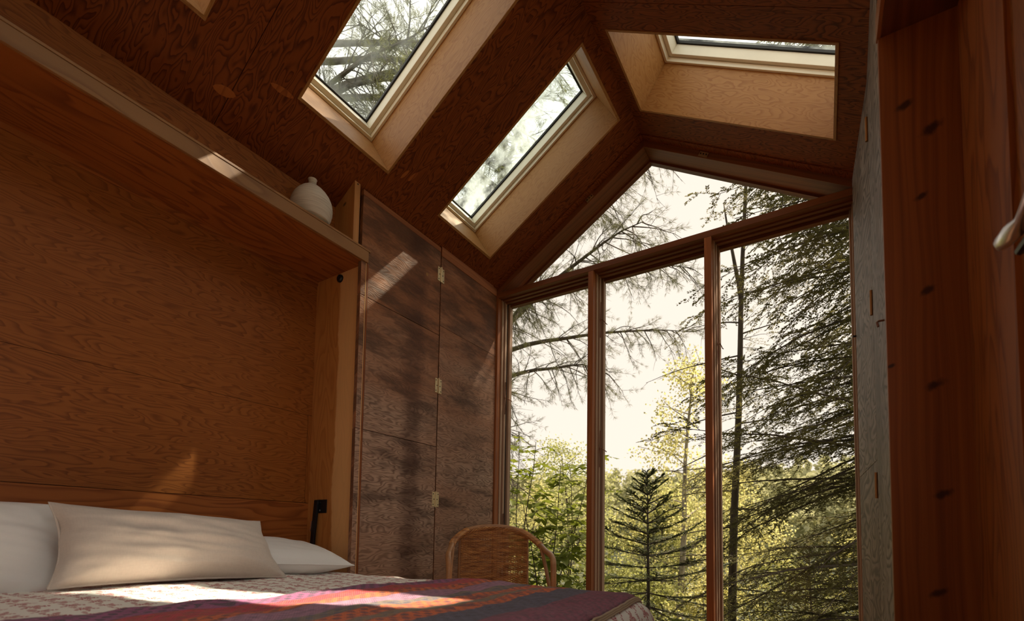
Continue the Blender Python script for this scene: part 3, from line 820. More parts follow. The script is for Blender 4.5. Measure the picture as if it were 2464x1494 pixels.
MB().box(-1.87, -1.23, YB - .035, YB - .03, .15, 2.10).build('pane', 'pane_tinted', dd)
# ---- floor boards
fl = empty('floor', (-1, .7, 0)); struct(fl, 'brown floor boards, mostly hidden by the bed', 'floor')
MB().box(-2.5, .45, YB - .05, 3.09, -.20, -.022).build('subfloor', 'dark_void', fl)
for i in range(21):
    x = -2.5 + i * .14
    MB().box(x, x + .137, YB, 3.08, -.022, 0).build('plank', 'floor_wood', fl, grain=(0, 1, 0), bevel=.001)

# ================================================================== THINGS IN THE ROOM
from mathutils import noise as mnoise
def nz3(x, y, z=0.): return mnoise.noise(Vector((x, y, z)))
def grid_faces(nx, ny, b=0):
    f = []
    for i in range(nx - 1):
        for j in range(ny - 1):
            a = b + i * ny + j
            f.append([a, a + ny, a + ny + 1, a + 1])
    return f
BX0, BX1, BY0, BY1, BZ = -2.375, -.478, .165, 1.668, -.212 + H     # bed outline at its top
def edge_map(s, lo, hi, r, drop):
    """walk along a rounded edge: returns position across and drop in height"""
    if s < lo: s2 = lo - s; sg = -1; e = lo
    elif s > hi: s2 = s - hi; sg = 1; e = hi
    else: return s, 0.
    arc = r * math.pi / 2
    if s2 < arc:
        a = s2 / r
        return e + sg * r * math.sin(a), r * (1 - math.cos(a))
    return e + sg * r, r + min(s2 - arc, drop)
def bed_surface(s, t, lift=0., rough=1.):
    x, dx = edge_map(s, BX0 + .09, BX1 - .09, .09, 1)
    y, dy = edge_map(t, BY0 + .07, BY1 - .07, .07, 1)
    d = max(dx, dy) if (dx > .0 and dy > .0 and max(dx, dy) > .09) else math.hypot(dx, dy)
    w = .010 * nz3(x * 3.1, y * 3.1, 1.) + .006 * nz3(x * 8, y * 8, 5.) + .0025 * nz3(x * 19, y * 19, 9.)
    crown = .006 * (1 - ((y - .9) / .8) ** 2)
    return (x, y, BZ + lift - d + (w * rough + crown) * (1 if d < .03 else .4))
bed = empty('bed', ((BX0 + BX1) / 2, (BY0 + BY1) / 2, 0)); tag(bed, 'double bed folded down from the niche under a red-printed cream quilt', 'bed')
MB().box(BX0 + .03, BX1 - .03, BY0 + .02, BY1 - .02, .22, .30).build('base_board', 'ply_niche', bed, grain=(1, 0, 0), bevel=.003)
for (x, y) in ((BX1 - .14, BY0 + .1), (BX1 - .14, BY1 - .1), (BX0 + .12, BY0 + .1), (BX0 + .12, BY1 - .1)):
    MB().box(x - .03, x + .03, y - .03, y + .03, 0, .22).build('leg', 'cedar_frame', bed, bevel=.003)
m = MB(); m.box(BX0 + .035, BX1 - .035, BY0 + .03, BY1 - .03, .30, BZ - .035)
m.build('mattress', 'cotton_white', bed, bevel=.05)
def drape(name, s0, s1, t0, t1, ns, nt, mat, parent, lift, uvf, thick, rough=1., skew=0.):
    m = MB(); uv = []
    for i in range(ns):
        for j in range(nt):
            s = s0 + (s1 - s0) * i / (ns - 1); t = t0 + (t1 - t0) * j / (nt - 1)
            m.v.append(bed_surface(s + (skew * (1.7 - t) * (-.45 + 1.45 * i / (ns - 1)) if skew else 0), t, lift, rough)); uv.append(uvf(s, t))
    m.f = grid_faces(ns, nt)
    o = m.build(name, mat, parent, uv=uv, smooth=True)
    sd = o.modifiers.new('thickness', 'SOLIDIFY'); sd.thickness = thick; sd.offset = -1
    return o
q = drape('quilt', BX0 + .02, BX1 + .26, BY0 - .24, BY1 + .22, 150, 150, 'quilt_print', None, .012, lambda s, t: (s + 5, t + 5), .010)
tag(q, 'cream quilt block-printed with small red flowers spread over the bed', 'quilt')
TX0, TX1 = -1.31, -.535
th = empty('throw', (-.95, .9, BZ)); tag(th, 'striped red, orange and purple wool throw across the bed foot', 'throw')
drape('woven_cloth', TX0, TX1, BY0 - .10, BY1 + .12, 90, 150, 'throw_wool', th, .024, lambda s, t: ((s - TX0) / (TX1 - TX0), t + 2), .008, 1.25, .075)
m = MB()
for k in range(3):
    m.tube([bed_surface(TX1 + .075 * (1.7 - (BY0 - .10 + q_ * .012)) + .004 + k * .003, BY0 - .10 + q_ * .012, .023 - .003 * k, 1.25) for q_ in range(int((BY1 - BY0 + .22) / .012) + 1)], .0042, 5)
m.build('bound_edge', 'throw_edge', th, smooth=True)

def pillow(name, w, h, t, mat, loc, ax, ay, label, seed, piping=None, squash=.0, pinch=.07, cat='pillow', sag=0., skew=0., taper=0.):
    """soft cushion: ax, ay = unit vectors of its width and height, n points out of its face"""
    ax = Vector(ax).normalized(); ay = Vector(ay); ay = (ay - ax * ay.dot(ax)).normalized(); n = ax.cross(ay)
    N = 46; m = MB(); uv = []
    loc = Vector(loc)
    root = empty(name, loc); tag(root, label, cat)
    for s in (1, -1):
        for i in range(N):
            for j in range(N):
                u = -1 + 2 * i / (N - 1); v = -1 + 2 * j / (N - 1)
                pu = u * (1 - pinch * (1 - abs(v) ** 2.2) * abs(u) ** 3) ; pv = v * (1 - pinch * 1.1 * (1 - abs(u) ** 2.2) * abs(v) ** 3)
                wu = .022 * nz3(v * 2.3 + seed, 4.4, u) ; wv_ = .035 * nz3(u * 2.0 + seed, 9.1, v)
                pu += wu * abs(u) ** 3; pv += wv_ * abs(v) ** 3
                th_ = max(0, (1 - abs(u) ** 2.6)) ** .55 * max(0, (1 - abs(v) ** 2.4)) ** .55
                cr = .5 * nz3(u * 2.1 + seed, v * 2.1, s) + .25 * nz3(u * 5 + seed, v * 4, s * 3)
                # creases fanning from the corners
                cr += .34 * math.sin(10 * math.atan2(abs(v) - 1.05, abs(u) - 1.1) + seed) * (abs(u) * abs(v)) ** 1.2
                cr += .35 * nz3(u * 1.2 + seed * 3, v * 6.5 + u * 2.0, s * 2.)
                d = s * t / 2 * th_ * (1 + .22 * cr)
                hh = h / 2 * (1 - taper * (u + 1) / 2)
                p = loc + ax * (pu * w / 2 - skew * pv * (u + 1) / 2) + ay * (pv * hh - taper * h / 4 * (u + 1) / 2) + n * d
                p.z -= sag * (1 - v * v) * 0
                m.v.append(tuple(p)); uv.append((u * w / 2, v * h / 2))
    m.f = grid_faces(N, N) + [f[::-1] for f in grid_faces(N, N, N * N)]
    m.build('cover', mat, root, uv=uv, smooth=True)
    if piping:
        pts = []
        for k in range(4 * 24):
            e, q_ = divmod(k, 24); a = -1 + 2 * q_ / 24
            u, v = ((a, -1), (1, a), (-a, 1), (-1, -a))[e]
            pu = u * (1 - pinch * (1 - abs(v) ** 2.2) * abs(u) ** 3); pv = v * (1 - pinch * 1.1 * (1 - abs(u) ** 2.2) * abs(v) ** 3)
            pts.append(loc + ax * (pu * w / 2 - skew * pv * (u + 1) / 2) + ay * (pv * h / 2 * (1 - taper * (u + 1) / 2) - taper * h / 4 * (u + 1) / 2))
        m = MB(); m.tube(pts + pts[:1], .0035, 5, cap=False); m.build('seam', piping, root, smooth=True)
    return root
# beige lumbar cushion leaning on the white one
pillow('cushion', .695, .285, .23, 'linen_beige', (-1.985, .868, -.062 + H), (.10, 1, -.02), (-.42, 0, 1), 'beige linen lumbar cushion standing in front of the white pillows', 1.3, 'linen_beige', pinch=.08, skew=.04, taper=.14)
pillow('pillow', .70, .34, .19, 'cotton_white', (-2.18, .275, -.066 + H), (.05, 1, -.03), (-.5, 0, 1), 'white pillow propped against the niche at the left edge', 4.1, 'cotton_white')
pillow('pillow', .62, .42, .15, 'cotton_white', (-2.14, 1.315, -.112 + H), (.10, 1, -.05), (-1, .05, .16), 'white pillow lying flat at the right end of the bed head', 8.7, 'cotton_white', pinch=.05)

# vase on the shelf
VX, VY = -2.066, 1.405
prof = []
R, Hh = .096, .200
zs = np.linspace(0, 1, 60)
for z in zs:
    # squat egg, narrow base, widest at 45 %
    r = R * (max(0, 1 - ((z - .40) / .61) ** 2) ** (.62 if z < .4 else .80)) if z > .08 else R * (.55 + z * 1.1)
    r = max(r, .016)
    r += .0011 * math.sin(z * 150)
    prof.append((r, z * Hh))
neck = [(.0185, Hh * .985), (.0175, Hh + .006), (.0185, Hh + .018), (.021, Hh + .024), (.018, Hh + .026), (.013, Hh + .018), (.012, Hh - .01)]
va = empty('vase', (VX, VY, HZ1 + .001)); tag(va, 'white ribbed pottery bottle vase on the shelf', 'vase')
MB().lathe(prof, 44, (VX, VY, HZ1 + .001)).build('body', 'vase_ceramic', va, smooth=True)
MB().lathe(neck, 28, (VX, VY, HZ1 + .001)).build('neck', 'vase_ceramic', va, smooth=True)

# rattan armchair in the corner, facing the room
CO = Vector((-1.525, 2.265, -.008)); CA = math.radians(40)
cf = Vector((math.sin(CA), -math.cos(CA), 0)); cr = Vector((math.cos(CA), math.sin(CA), 0))
def C(x, y, z): 
    p = CO + cr * x + cf * y; return (p.x, p.y, z)
ch = empty('armchair', CO); tag(ch, 'rattan armchair with woven back standing between bed and glass wall', 'chair')
def smooth_path(pts, n=6):
    pts = [Vector(p) for p in pts]; out = []
    for i in range(len(pts) - 1):
        p0, p1, p2, p3 = pts[max(i - 1, 0)], pts[i], pts[i + 1], pts[min(i + 2, len(pts) - 1)]
        for k in range(n):
            t = k / n
            out.append(.5 * ((2 * p1) + (p2 - p0) * t + (2 * p0 - 5 * p1 + 4 * p2 - p3) * t * t + (3 * p1 - p0 - 3 * p2 + p3) * t ** 3))
    return out + [pts[-1]]
rail = [C(-.255, .235, .02), C(-.262, .24, .35), C(-.265, .23, .57), C(-.27, .17, .635), C(-.258, .03, .668), C(-.235, -.10, .712), C(-.17, -.19, .765), C(-.08, -.225, .79), C(0, -.232, .795),
        C(.08, -.225, .79), C(.17, -.19, .765), C(.235, -.10, .712), C(.258, .03, .668), C(.27, .17, .635), C(.265, .23, .57), C(.262, .24, .35), C(.255, .235, .02)]
MB().tube(smooth_path(rail), .0155, 10).build('hoop_rail', 'rattan', ch, smooth=True)
for s in (-1, 1):
    MB().tube(smooth_path([C(s * .245, .0, .675), C(s * .257, .10, .55), C(s * .262, .20, .40), C(s * .258, .225, .22)]), .0105, 8).build('arm_brace', 'rattan', ch, smooth=True)
    MB().tube(smooth_path([C(s * .195, -.205, .755), C(s * .198, -.21, .55), C(s * .20, -.20, .30), C(s * .21, -.235, .012)]), .013, 8).build('rear_leg', 'rattan', ch, smooth=True)
    MB().tube([C(s * .235, .22, .40), C(s * .20, -.20, .40)], .012, 8).build('side_rail', 'rattan', ch, smooth=True)
MB().tube([C(-.235, .22, .40), C(.235, .22, .40)], .012, 8).build('front_rail', 'rattan', ch, smooth=True)
def back_pt(u, z, d=0.):
    y = -.212 + .03 * abs(u / .195) ** 2 - .012 * (z - .6)
    return C(u, y + d, z)
def back_top(u): return .785 - .055 * (abs(u) / .195) ** 2.2
m = MB()
stakes = np.linspace(-.19, .19, 27)
for u in stakes:
    m.tube([back_pt(u, .37), back_pt(u, .55), back_pt(u, back_top(u))], .0026, 4, cap=False)
rows = 62
for k in range(rows):
    z = .375 + k * (.41 / rows)
    hw = .195
    pts = []
    for j, u in enumerate(np.linspace(-hw, hw, 54)):
        if z > back_top(u) + .004: 
            if len(pts) > 3: break
            pts = []; continue
        pts.append(back_pt(u, z + .0012 * nz3(u * 30, z * 40), .0048 * math.sin(math.pi * (j / 2 + k))))
    if len(pts) > 3: m.tube(pts, .0031 if rng.random() > .12 else .0020, 4, cap=False)
wv = m.build('woven_back', 'rattan_weave', ch); wv['kind'] = 'stuff'
# braided border following the top of the back and wrappings on the hoop
m = MB()
for ph in (0, 2.1, 4.2):
    m.tube([Vector(back_pt(u, back_top(u) + .003 + .006 * math.sin(u * 95 + ph), .004 + .006 * math.cos(u * 95 + ph))) for u in np.linspace(-.20, .20, 90)], .0032, 4, cap=False)
m.build('braided_border', 'rattan_weave', ch, smooth=True)
for s in (-1, 1):
    m = MB(); sp = smooth_path(rail)
    seg = [p for p in sp if .685 < p.z < .775 and (p - CO).dot(cr) * s > 0]
    for a, b in zip(seg[:-1], seg[1:]):
        for q_ in range(5):
            c0 = a.lerp(b, q_ / 5); t = (b - a).normalized(); o_ = t.orthogonal().normalized(); w_ = t.cross(o_)
            ring = [c0 + (o_ * math.cos(x) + w_ * math.sin(x)) * .0165 for x in np.linspace(0, 2 * math.pi, 9)]
            m.tube(ring, .0028, 4, cap=False)
    m.build('wrapping', 'rattan_weave', ch)
m = MB()
for k in range(40):
    y = -.20 + k * .42 / 40
    m.tube([C(u, y, .405 + .003 * math.sin(math.pi * (j + k)) - .012 * (1 - (u / .22) ** 2)) for j, u in enumerate(np.linspace(-.225, .225, 24))], .0045, 4, cap=False)
sw = m.build('woven_seat', 'rattan_weave', ch); sw['kind'] = 'stuff'

# ================================================================== OUTDOORS
def gz(x, y):
    """ground height: falls from the cabin to the lake"""
    d = max(0., y - 3.2)
    z = -.75 - .20 * min(d, 9.) + .10 * nz3(x * .35, y * .35) + .04 * nz3(x * 1.3, y * 1.3)
    if y > 12.2: z -= .25 * (y - 12.2)
    return z
m = MB(); nx, ny = 60, 44
for i in range(nx):
    for j in range(ny):
        x = -30 + 45 * i / (nx - 1); y = -12 + 30 * j / (ny - 1)
        m.v.append((x, y, gz(x, y)))
m.f = grid_faces(nx, ny)
struct(m.build('ground', 'ground_litter', smooth=True), 'leaf-littered bank sloping from the cabin to the water', 'ground')
LZ = -2.55
m = MB(); m.v = [(-220, 11, LZ), (160, 11, LZ), (160, 150, LZ), (-220, 150, LZ)]; m.f = [[0, 1, 2, 3]]
tag(m.build('lake', 'lake_water'), 'pale lake glinting between the trunks', 'water', kind='structure')
# far shore
m = MB(); nx, ny = 60, 14
def hz(x, y): 
    t = (y - 118) / 70
    return LZ - .5 + 26 * (1 - (1 - min(t, 1)) ** 2) * (.75 + .25 * nz3(x * .012, 3.)) * (1 if t > 0 else 0) - (2 if t <= 0 else 0)
for i in range(nx):
    for j in range(ny):
        x = -240 + 420 * i / (nx - 1); y = 114 + 90 * j / (ny - 1)
        m.v.append((x, y, hz(x, y)))
m.f = grid_faces(nx, ny)
struct(m.build('far_bank', 'ground_litter', smooth=True), 'wooded hill on the far shore', 'hill')

def cards(name, P, D, W, L, wid, mat, parent, kind='stuff', curl=0.):
    """many small leaves: P base points, D directions, W side vectors (n,3); lengths L, widths wid (n)"""
    P = np.asarray(P, float); D = np.asarray(D, float); W = np.asarray(W, float)
    D = D / (np.linalg.norm(D, axis=1, keepdims=True) + 1e-9)
    W = W - D * (W * D).sum(1, keepdims=True); W = W / (np.linalg.norm(W, axis=1, keepdims=True) + 1e-9)
    L = np.broadcast_to(np.asarray(L, float), (len(P),))[:, None]; wid = np.broadcast_to(np.asarray(wid, float), (len(P),))[:, None]
    Nn = np.cross(D, W)
    mid = P + D * L * .45 
    v = np.stack([P, mid + W * wid / 2 + Nn * curl * L, P + D * L, mid - W * wid / 2 + Nn * curl * L], 1).reshape(-1, 3)
    n = len(P)
    me = bpy.data.meshes.new(name)
    me.vertices.add(4 * n); me.vertices.foreach_set('co', v.ravel().astype(np.float32))
    me.loops.add(4 * n); me.loops.foreach_set('vertex_index', np.arange(4 * n, dtype=np.int32))
    me.polygons.add(n); me.polygons.foreach_set('loop_start', np.arange(0, 4 * n, 4, dtype=np.int32))
    me.polygons.foreach_set('loop_total', np.full(n, 4, np.int32))
    me.update(calc_edges=True); me.validate()
    me.materials.append(MAT[mat])
    o = bpy.data.objects.new(name, me); COL.objects.link(o)
    if parent:
        o.parent = parent; o.location = -Vector(parent.get('_o', (0, 0, 0)))
    if kind: o['kind'] = kind
    return o
def rv(n, s=1.): return rng.normal(0, s, (n, 3))
def branch_path(p0, d, length, n=7, sag=.0, wob=.06):
    p = Vector(p0); d = Vector(d).normalized(); out = [p.copy()]
    for k in range(n):
        d = (d + Vector(rng.normal(0, wob, 3)) + Vector((0, 0, -sag / n))).normalized()
        p = p + d * (length / n); out.append(p.copy())
    return out
def along(path, t):
    k = t * (len(path) - 1); i = min(int(k), len(path) - 2)
    return path[i].lerp(path[i + 1], k - i), (path[i + 1] - path[i]).normalized()

def reseed(base):
    global rng
    rng = np.random.default_rng(int(abs(base[0]) * 1000 + abs(base[1]) * 77))
class Foliage:
    def __init__(s): s.P = []; s.D = []; s.W = []; s.L = []; s.w = []
    def add(s, P, D, W, L, w):
        n = len(P); s.P.append(P); s.D.append(D); s.W.append(W); s.L.append(np.broadcast_to(L, (n,))); s.w.append(np.broadcast_to(w, (n,)))
    def build(s, name, mat, parent, curl=0.):
        return cards(name, np.concatenate(s.P), np.concatenate(s.D), np.concatenate(s.W), np.concatenate(s.L), np.concatenate(s.w), mat, parent, curl=curl)
    def spray(s, path, n, L, w, spread=.9, up=.15, start=.1):
        """flat needles either side of a twig"""
        t = rng.uniform(start, 1, n); k = t * (len(path) - 1); i = np.minimum(k.astype(int), len(path) - 2); f = (k - i)[:, None]
        A = np.array([tuple(p) for p in path]); P = A[i] * (1 - f) + A[i + 1] * f; T = A[i + 1] - A[i]
        T /= np.linalg.norm(T, axis=1, keepdims=True) + 1e-9
        side = np.cross(T, np.array([0, 0, 1.])); side /= np.linalg.norm(side, axis=1, keepdims=True) + 1e-6
        sg = rng.choice([-1., 1.], n)[:, None]
        D = T * .7 + side * sg * spread + rv(n, .18) + np.array([0, 0, up])
        s.add(P, D, np.cross(D, np.array([0, 0, 1.])) + rv(n, .35), L * rng.uniform(.6, 1.25, n), w * rng.uniform(.7, 1.2, n))
    def tuft(s, p, d, n, L, w, cone=.55):
        d = np.array(d, float); d /= np.linalg.norm(d) + 1e-9
        D = d[None] + rv(n, cone)
        s.add(np.repeat(np.array([tuple(p)]), n, 0) + rv(n, .006), D, rv(n), L * rng.uniform(.7, 1.1, n), w)

# ---- the dark hemlock whose boughs fill the right window
def hemlock(base, height, label):
    reseed(base); root = empty('hemlock_tree', base); tag(root, label, 'tree')
    bx, by, bz = base
    tr = [Vector((bx + .03 * math.sin(k), by, bz + height * k / 10)) for k in range(11)]
    MB().tube(tr, [.16 * (1 - k / 11.5) for k in range(11)], 10).build('trunk', 'bark_dark', root, smooth=True)
    F = Foliage()
    zc = bz + .35
    while zc < bz + height - .3:
        h = (zc - bz) / height
        for _ in range(3):
            bm_ = MB(); az = math.pi + rng.uniform(-1.2, 1.0)           # mostly towards the view (west)
            ln = (2.5 * (1 - h) ** .5 + .5) * rng.uniform(.7, 1.1)
            d = (math.cos(az), math.sin(az), rng.uniform(-.12, .28))
            bp = branch_path((bx, by, zc + rng.uniform(-.05, .05)), d, ln, 9, .45, .07)
            bm_.tube(bp, [max(.003, .020 * (1 - k / 9.5) * (ln / 2.5)) for k in range(10)], 5, cap=False)
            nt = int(ln * 11)
            for q_ in range(nt):
                t = .12 + .88 * (q_ + rng.random()) / nt
                p, T = along(bp, t)
                sd = T.cross(Vector((0, 0, 1))); sd = sd.normalized() * (1 if q_ % 2 else -1)
                tl = (.60 * (1 - .55 * t) + .08) * rng.uniform(.5, 1.1)
                tp = branch_path(p, T * .75 + sd * .8 + Vector((0, 0, rng.uniform(-.25, .12))), tl, 4, .35, .10)
                bm_.tube(tp, [.0035, .003, .0022, .0016, .001], 3, cap=False)
                F.spray(tp, int(30 * tl / .3) + 5, .029, .012, spread=.85)
                for e in range(3):
                    p2, T2 = along(tp, .3 + .25 * e)
                    sd2 = T2.cross(Vector((0, 0, 1))); sd2 = sd2 * (1 if e % 2 else -1)
                    tp2 = branch_path(p2, T2 * .7 + sd2 * .8, tl * .42, 3, .3, .1)
                    F.spray(tp2, int(22 * tl / .3) + 4, .028, .0125, spread=.85)
            bm_.build('bough', 'bark_dark', root, uv=np.zeros((len(bm_.v), 2)))
        zc += .15
    F.build('foliage', 'needles_dark', root)
hemlock((1.15, 5.6, gz(1.15, 5.6)), 9.2, 'dark hemlock whose drooping boughs fill the right window')

# ---- slim straight tree with dead lower branches
def slim_tree(base, label):
    reseed(base); root = empty('slim_tree', base); tag(root, label, 'tree')
    bx, by, bz = base; Ht = 8.0
    tr = [Vector((bx + .026 * (k - 2) + .008 * math.sin(k * 1.3), by, bz + Ht * k / 12)) for k in range(13)]
    MB().tube(tr, [.062 * (1 - k / 16) for k in range(13)], 10).build('trunk', 'bark_dark', root, smooth=True)
    p, T = along(tr, .68)
    MB().tube(branch_path(p, (-.14, .05, 1), 1.5, 6, 0, .03), [.032, .028, .024, .02, .016, .012, .006], 8).build('fork', 'bark_dark', root, smooth=True)
    F = Foliage()
    for (t, d, ln, sg) in ((.585, (-1, -.1, -.10), 1.25, .30), (.49, (-1, .1, -.10), 1.35, .30), (.44, (-1, -.2, -.30), 1.1, .2), (.40, (-1, .2, .05), .9, .3), (.36, (-1, 0, .05), 1.0, .35),
                           (.30, (-1, -.2, 0), .8, .3), (.53, (1, -.2, .15), .7, .3), (.62, (1, .1, .3), .6, .3), (.47, (1, 0, .1), .6, .2), (.55, (-.8, -.4, .35), .6, .3), (.64, (-1, .0, .3), .7, .4), (.33, (.9, -.3, 0), .7, .3), (.25, (-1, .3, .1), 1.1, .3), (.2, (1, 0, .1), .8, .3)):
        p, T = along(tr, t)
        dead = MB()
        bp = branch_path(p, d, ln, 10, -sg * .1 + sg, .035)
        dead.tube(bp, [.011 * (1 - k / 12) + .001 for k in range(11)], 5, cap=False)
        for e in range(6):
            p2, T2 = along(bp, rng.uniform(.25, 1))
            tw = branch_path(p2, T2 + Vector(rng.normal(0, .5, 3)), rng.uniform(.08, .3), 3, .1, .1)
            dead.tube(tw, [.003, .0024, .0018, .001], 3, cap=False)
            if d[0] > 0 or e > 3: F.spray(tw, 16, .022, .007)
        dead.build('dead_branch', 'bark_dark', root, uv=np.zeros((len(dead.v), 2)))
    for k in range(26):
        t = rng.uniform(.45, 1); p, T = along(tr, t)
        az = rng.uniform(0, 6.28)
        bp = branch_path(p, (math.cos(az), math.sin(az), .15), rng.uniform(.25, .65), 5, .3, .08)
        dead = MB().tube(bp, [.006, .005, .004, .003, .002, .001], 4, cap=False)
        dead.build('branch', 'bark_dark', root, uv=np.zeros((len(dead.v), 2)))
        for e in range(9):
            p2, T2 = along(bp, rng.uniform(.15, 1)); sd = T2.cross(Vector((0, 0, 1))) * rng.choice([-1, 1])
            F.spray(branch_path(p2, T2 * .6 + sd * .8, .18, 3, .2, .1), 26, .024, .008)
    F.build('foliage', 'needles_dark', root)
slim_tree((-1.03, 7.0, gz(-1.03, 7.0)), 'slim straight trunk standing just inside the right window')

# ---- young spruce in the middle window
def spruce(base, top, rmax, label, name='spruce_tree', mat='needles_spruce', dens=1.):
    reseed(base); root = empty(name, base); tag(root, label, 'tree')
    bx, by, bz = base; Ht = top - bz
    MB().tube([(bx, by, bz), (bx + .01, by, bz + Ht * .5), (bx, by, top)], [.035, .022, .004], 8).build('trunk', 'bark_dark', root, smooth=True)
    F = Foliage()
    F.spray([Vector((bx, by, top - .22)), Vector((bx, by, top - .1)), Vector((bx, by, top + .03))], 70, .018, .004, up=.3)
    z = top - .06; i = 0
    while z > bz + .2:
        h = (top - z) / Ht
        for k in range(5):
            az = i * .9 + k * 1.2566 + rng.uniform(-.2, .2)
            ln = (rmax * min(1, h * 1.5) ** .8 + .05) * rng.uniform(.8, 1.12)
            el = .65 - 1.0 * min(1, h * 1.6)
            bp = branch_path((bx, by, z), (math.cos(az), math.sin(az), el), ln, 6, -.25, .05)
            b_ = MB().tube(bp, [.008 * (1 - q_ / 7) + .0012 for q_ in range(7)], 4, cap=False)
            F.spray(bp, int(150 * ln * dens) + 16, .028, .009, spread=.7, up=.25)
            for e in range(int(24 * ln * dens) + 3):
                t = rng.uniform(.15, 1); p, T = along(bp, t)
                sd = T.cross(Vector((0, 0, 1))) * (1 if e % 2 else -1)
                tp = branch_path(p, T * .8 + sd * .75, ln * .38 * (1.15 - t) + .05, 3, .05, .06)
                b_.tube(tp, [.003, .0025, .002, .001], 3, cap=False)
                F.spray(tp, int(40 * dens), .026, .009, spread=.7, up=.22)
            b_.build('bough', 'bark_dark', root, uv=np.zeros((len(b_.v), 2)))
        z -= .10 + .12 * h; i += 1
    F.build('foliage', mat, root)
spruce((-1.83, 6.0, gz(-1.83, 6.)), .78 + H, 1.1, 'young spruce with a pointed tip in the middle window')
spruce((-2.75, 9.4, gz(-2.7, 9.4)), 0.1 + H, .9, 'small dim spruce low behind the young one', dens=.6)
spruce((-.2, 9.0, gz(-.2, 9.)), -.1 + H, 1.1, 'low spruce behind the slim trunk near the water', dens=.6)

# ---- white pine: limbs seen through the left skylights and the top of the gable
def pine(base, label, turn=0., zmin=0., passes=1):
    reseed(base); root = empty('pine_tree', base); tag(root, label, 'tree')
    bx, by, bz = base; Ht = 13.
    tr = [Vector((bx + .10 * math.sin(k * .9), by + .08 * math.cos(k), bz + Ht * k / 12)) for k in range(13)]
    MB().tube(tr, [.21 * (1 - k / 14) for k in range(13)], 12).build('trunk', 'bark_grey', root, smooth=True)
    F = Foliage()
    def limb(p, d, ln, r0, sag, twigs, tuft, droop=-.35, bare=.25):
        limbs = MB(); bp = branch_path(p, d, ln, 10, sag, .06)
        limbs.tube(bp, [max(.004, r0 * (1 - k / 10.8)) for k in range(11)], 7, cap=False)
        for q_ in range(twigs):
            t = bare + (1 - bare) * (q_ + rng.random()) / twigs
            p1, T1 = along(bp, t)
            sd = T1.orthogonal(); a = rng.uniform(0, 6.28)
            sd = (Matrix.Rotation(a, 3, T1) @ sd).normalized()
            tl = rng.uniform(.35, .95) * (1.15 - .5 * t)
            tp = branch_path(p1, T1 * .7 + sd * .75 + Vector((0, 0, droop)), tl, 6, .35, .10)
            limbs.tube(tp, [.0075 * (1 - k / 7) + .0012 for k in range(7)], 4, cap=False)
            for e in range(5):
                p2, T2 = along(tp, rng.uniform(.2, 1))
                t3 = branch_path(p2, T2 + Vector(rng.normal(0, .45, 3)), rng.uniform(.10, .32), 3, .15, .1)
                limbs.tube(t3, [.0028, .0022, .0016, .001], 3, cap=False)
                if rng.random() < tuft:
                    for g in range(3):
                        p3, T3 = along(t3, .4 + .3 * g)
                        F.tuft(p3, T3, 13, .085, .0032)
        limbs.build('limb', 'bark_grey', root, uv=np.zeros((len(limbs.v), 2)))
    for (z, az, ln, r0, el) in ((2.3, -.45, 1.3, .026, .05), (2.9, -.75, 1.6, .03, .10), (3.4, -.95, 2.2, .036, .18), (3.8, -.35, 2.6, .042, .18), (4.3, -.1, 3.2, .045, .12), (4.4, -.8, 2.6, .045, .25),
                                (4.7, -.45, 3.6, .055, .22), (5.2, -.15, 3.4, .05, .2), (5.4, -.95, 2.8, .05, .2), (5.9, -.55, 3.6, .055, .2), (6.3, -1.2, 3.0, .05, .2), (6.7, -.2, 3.2, .05, .2),
                                (7.2, -.75, 3.4, .05, .2), (7.8, -1.35, 3.2, .05, .15), (8.3, -.45, 2.8, .045, .2), (8.9, -1.0, 2.6, .04, .2), (6.0, -1.7, 3.0, .05, .15), (7.3, -1.9, 3.0, .05, .15), (5.0, -1.5, 2.6, .045, .15), (8.6, -1.8, 2.6, .04, .15)):
        if z < zmin: continue
        for k_ in range(passes):
            j_ = rng.uniform(-.35, .35) if k_ else 0.
            limb((bx, by, bz + (z + 1.0) + .22 * k_), (math.cos(az + turn + j_), math.sin(az + turn + j_), el), ln, r0, .55, int(ln * 12), .8)
    F.build('needles', 'needles_pine', root)
pine((-4.75, 6.9, gz(-4.75, 6.9)), 'tall pine whose limbs hang outside the gable and the dusty skylight')
pine((-5.9, 3.5, gz(-5.9, 3.5)), 'second pine with tangled boughs above the large left skylight', .75, 3.6, 2)

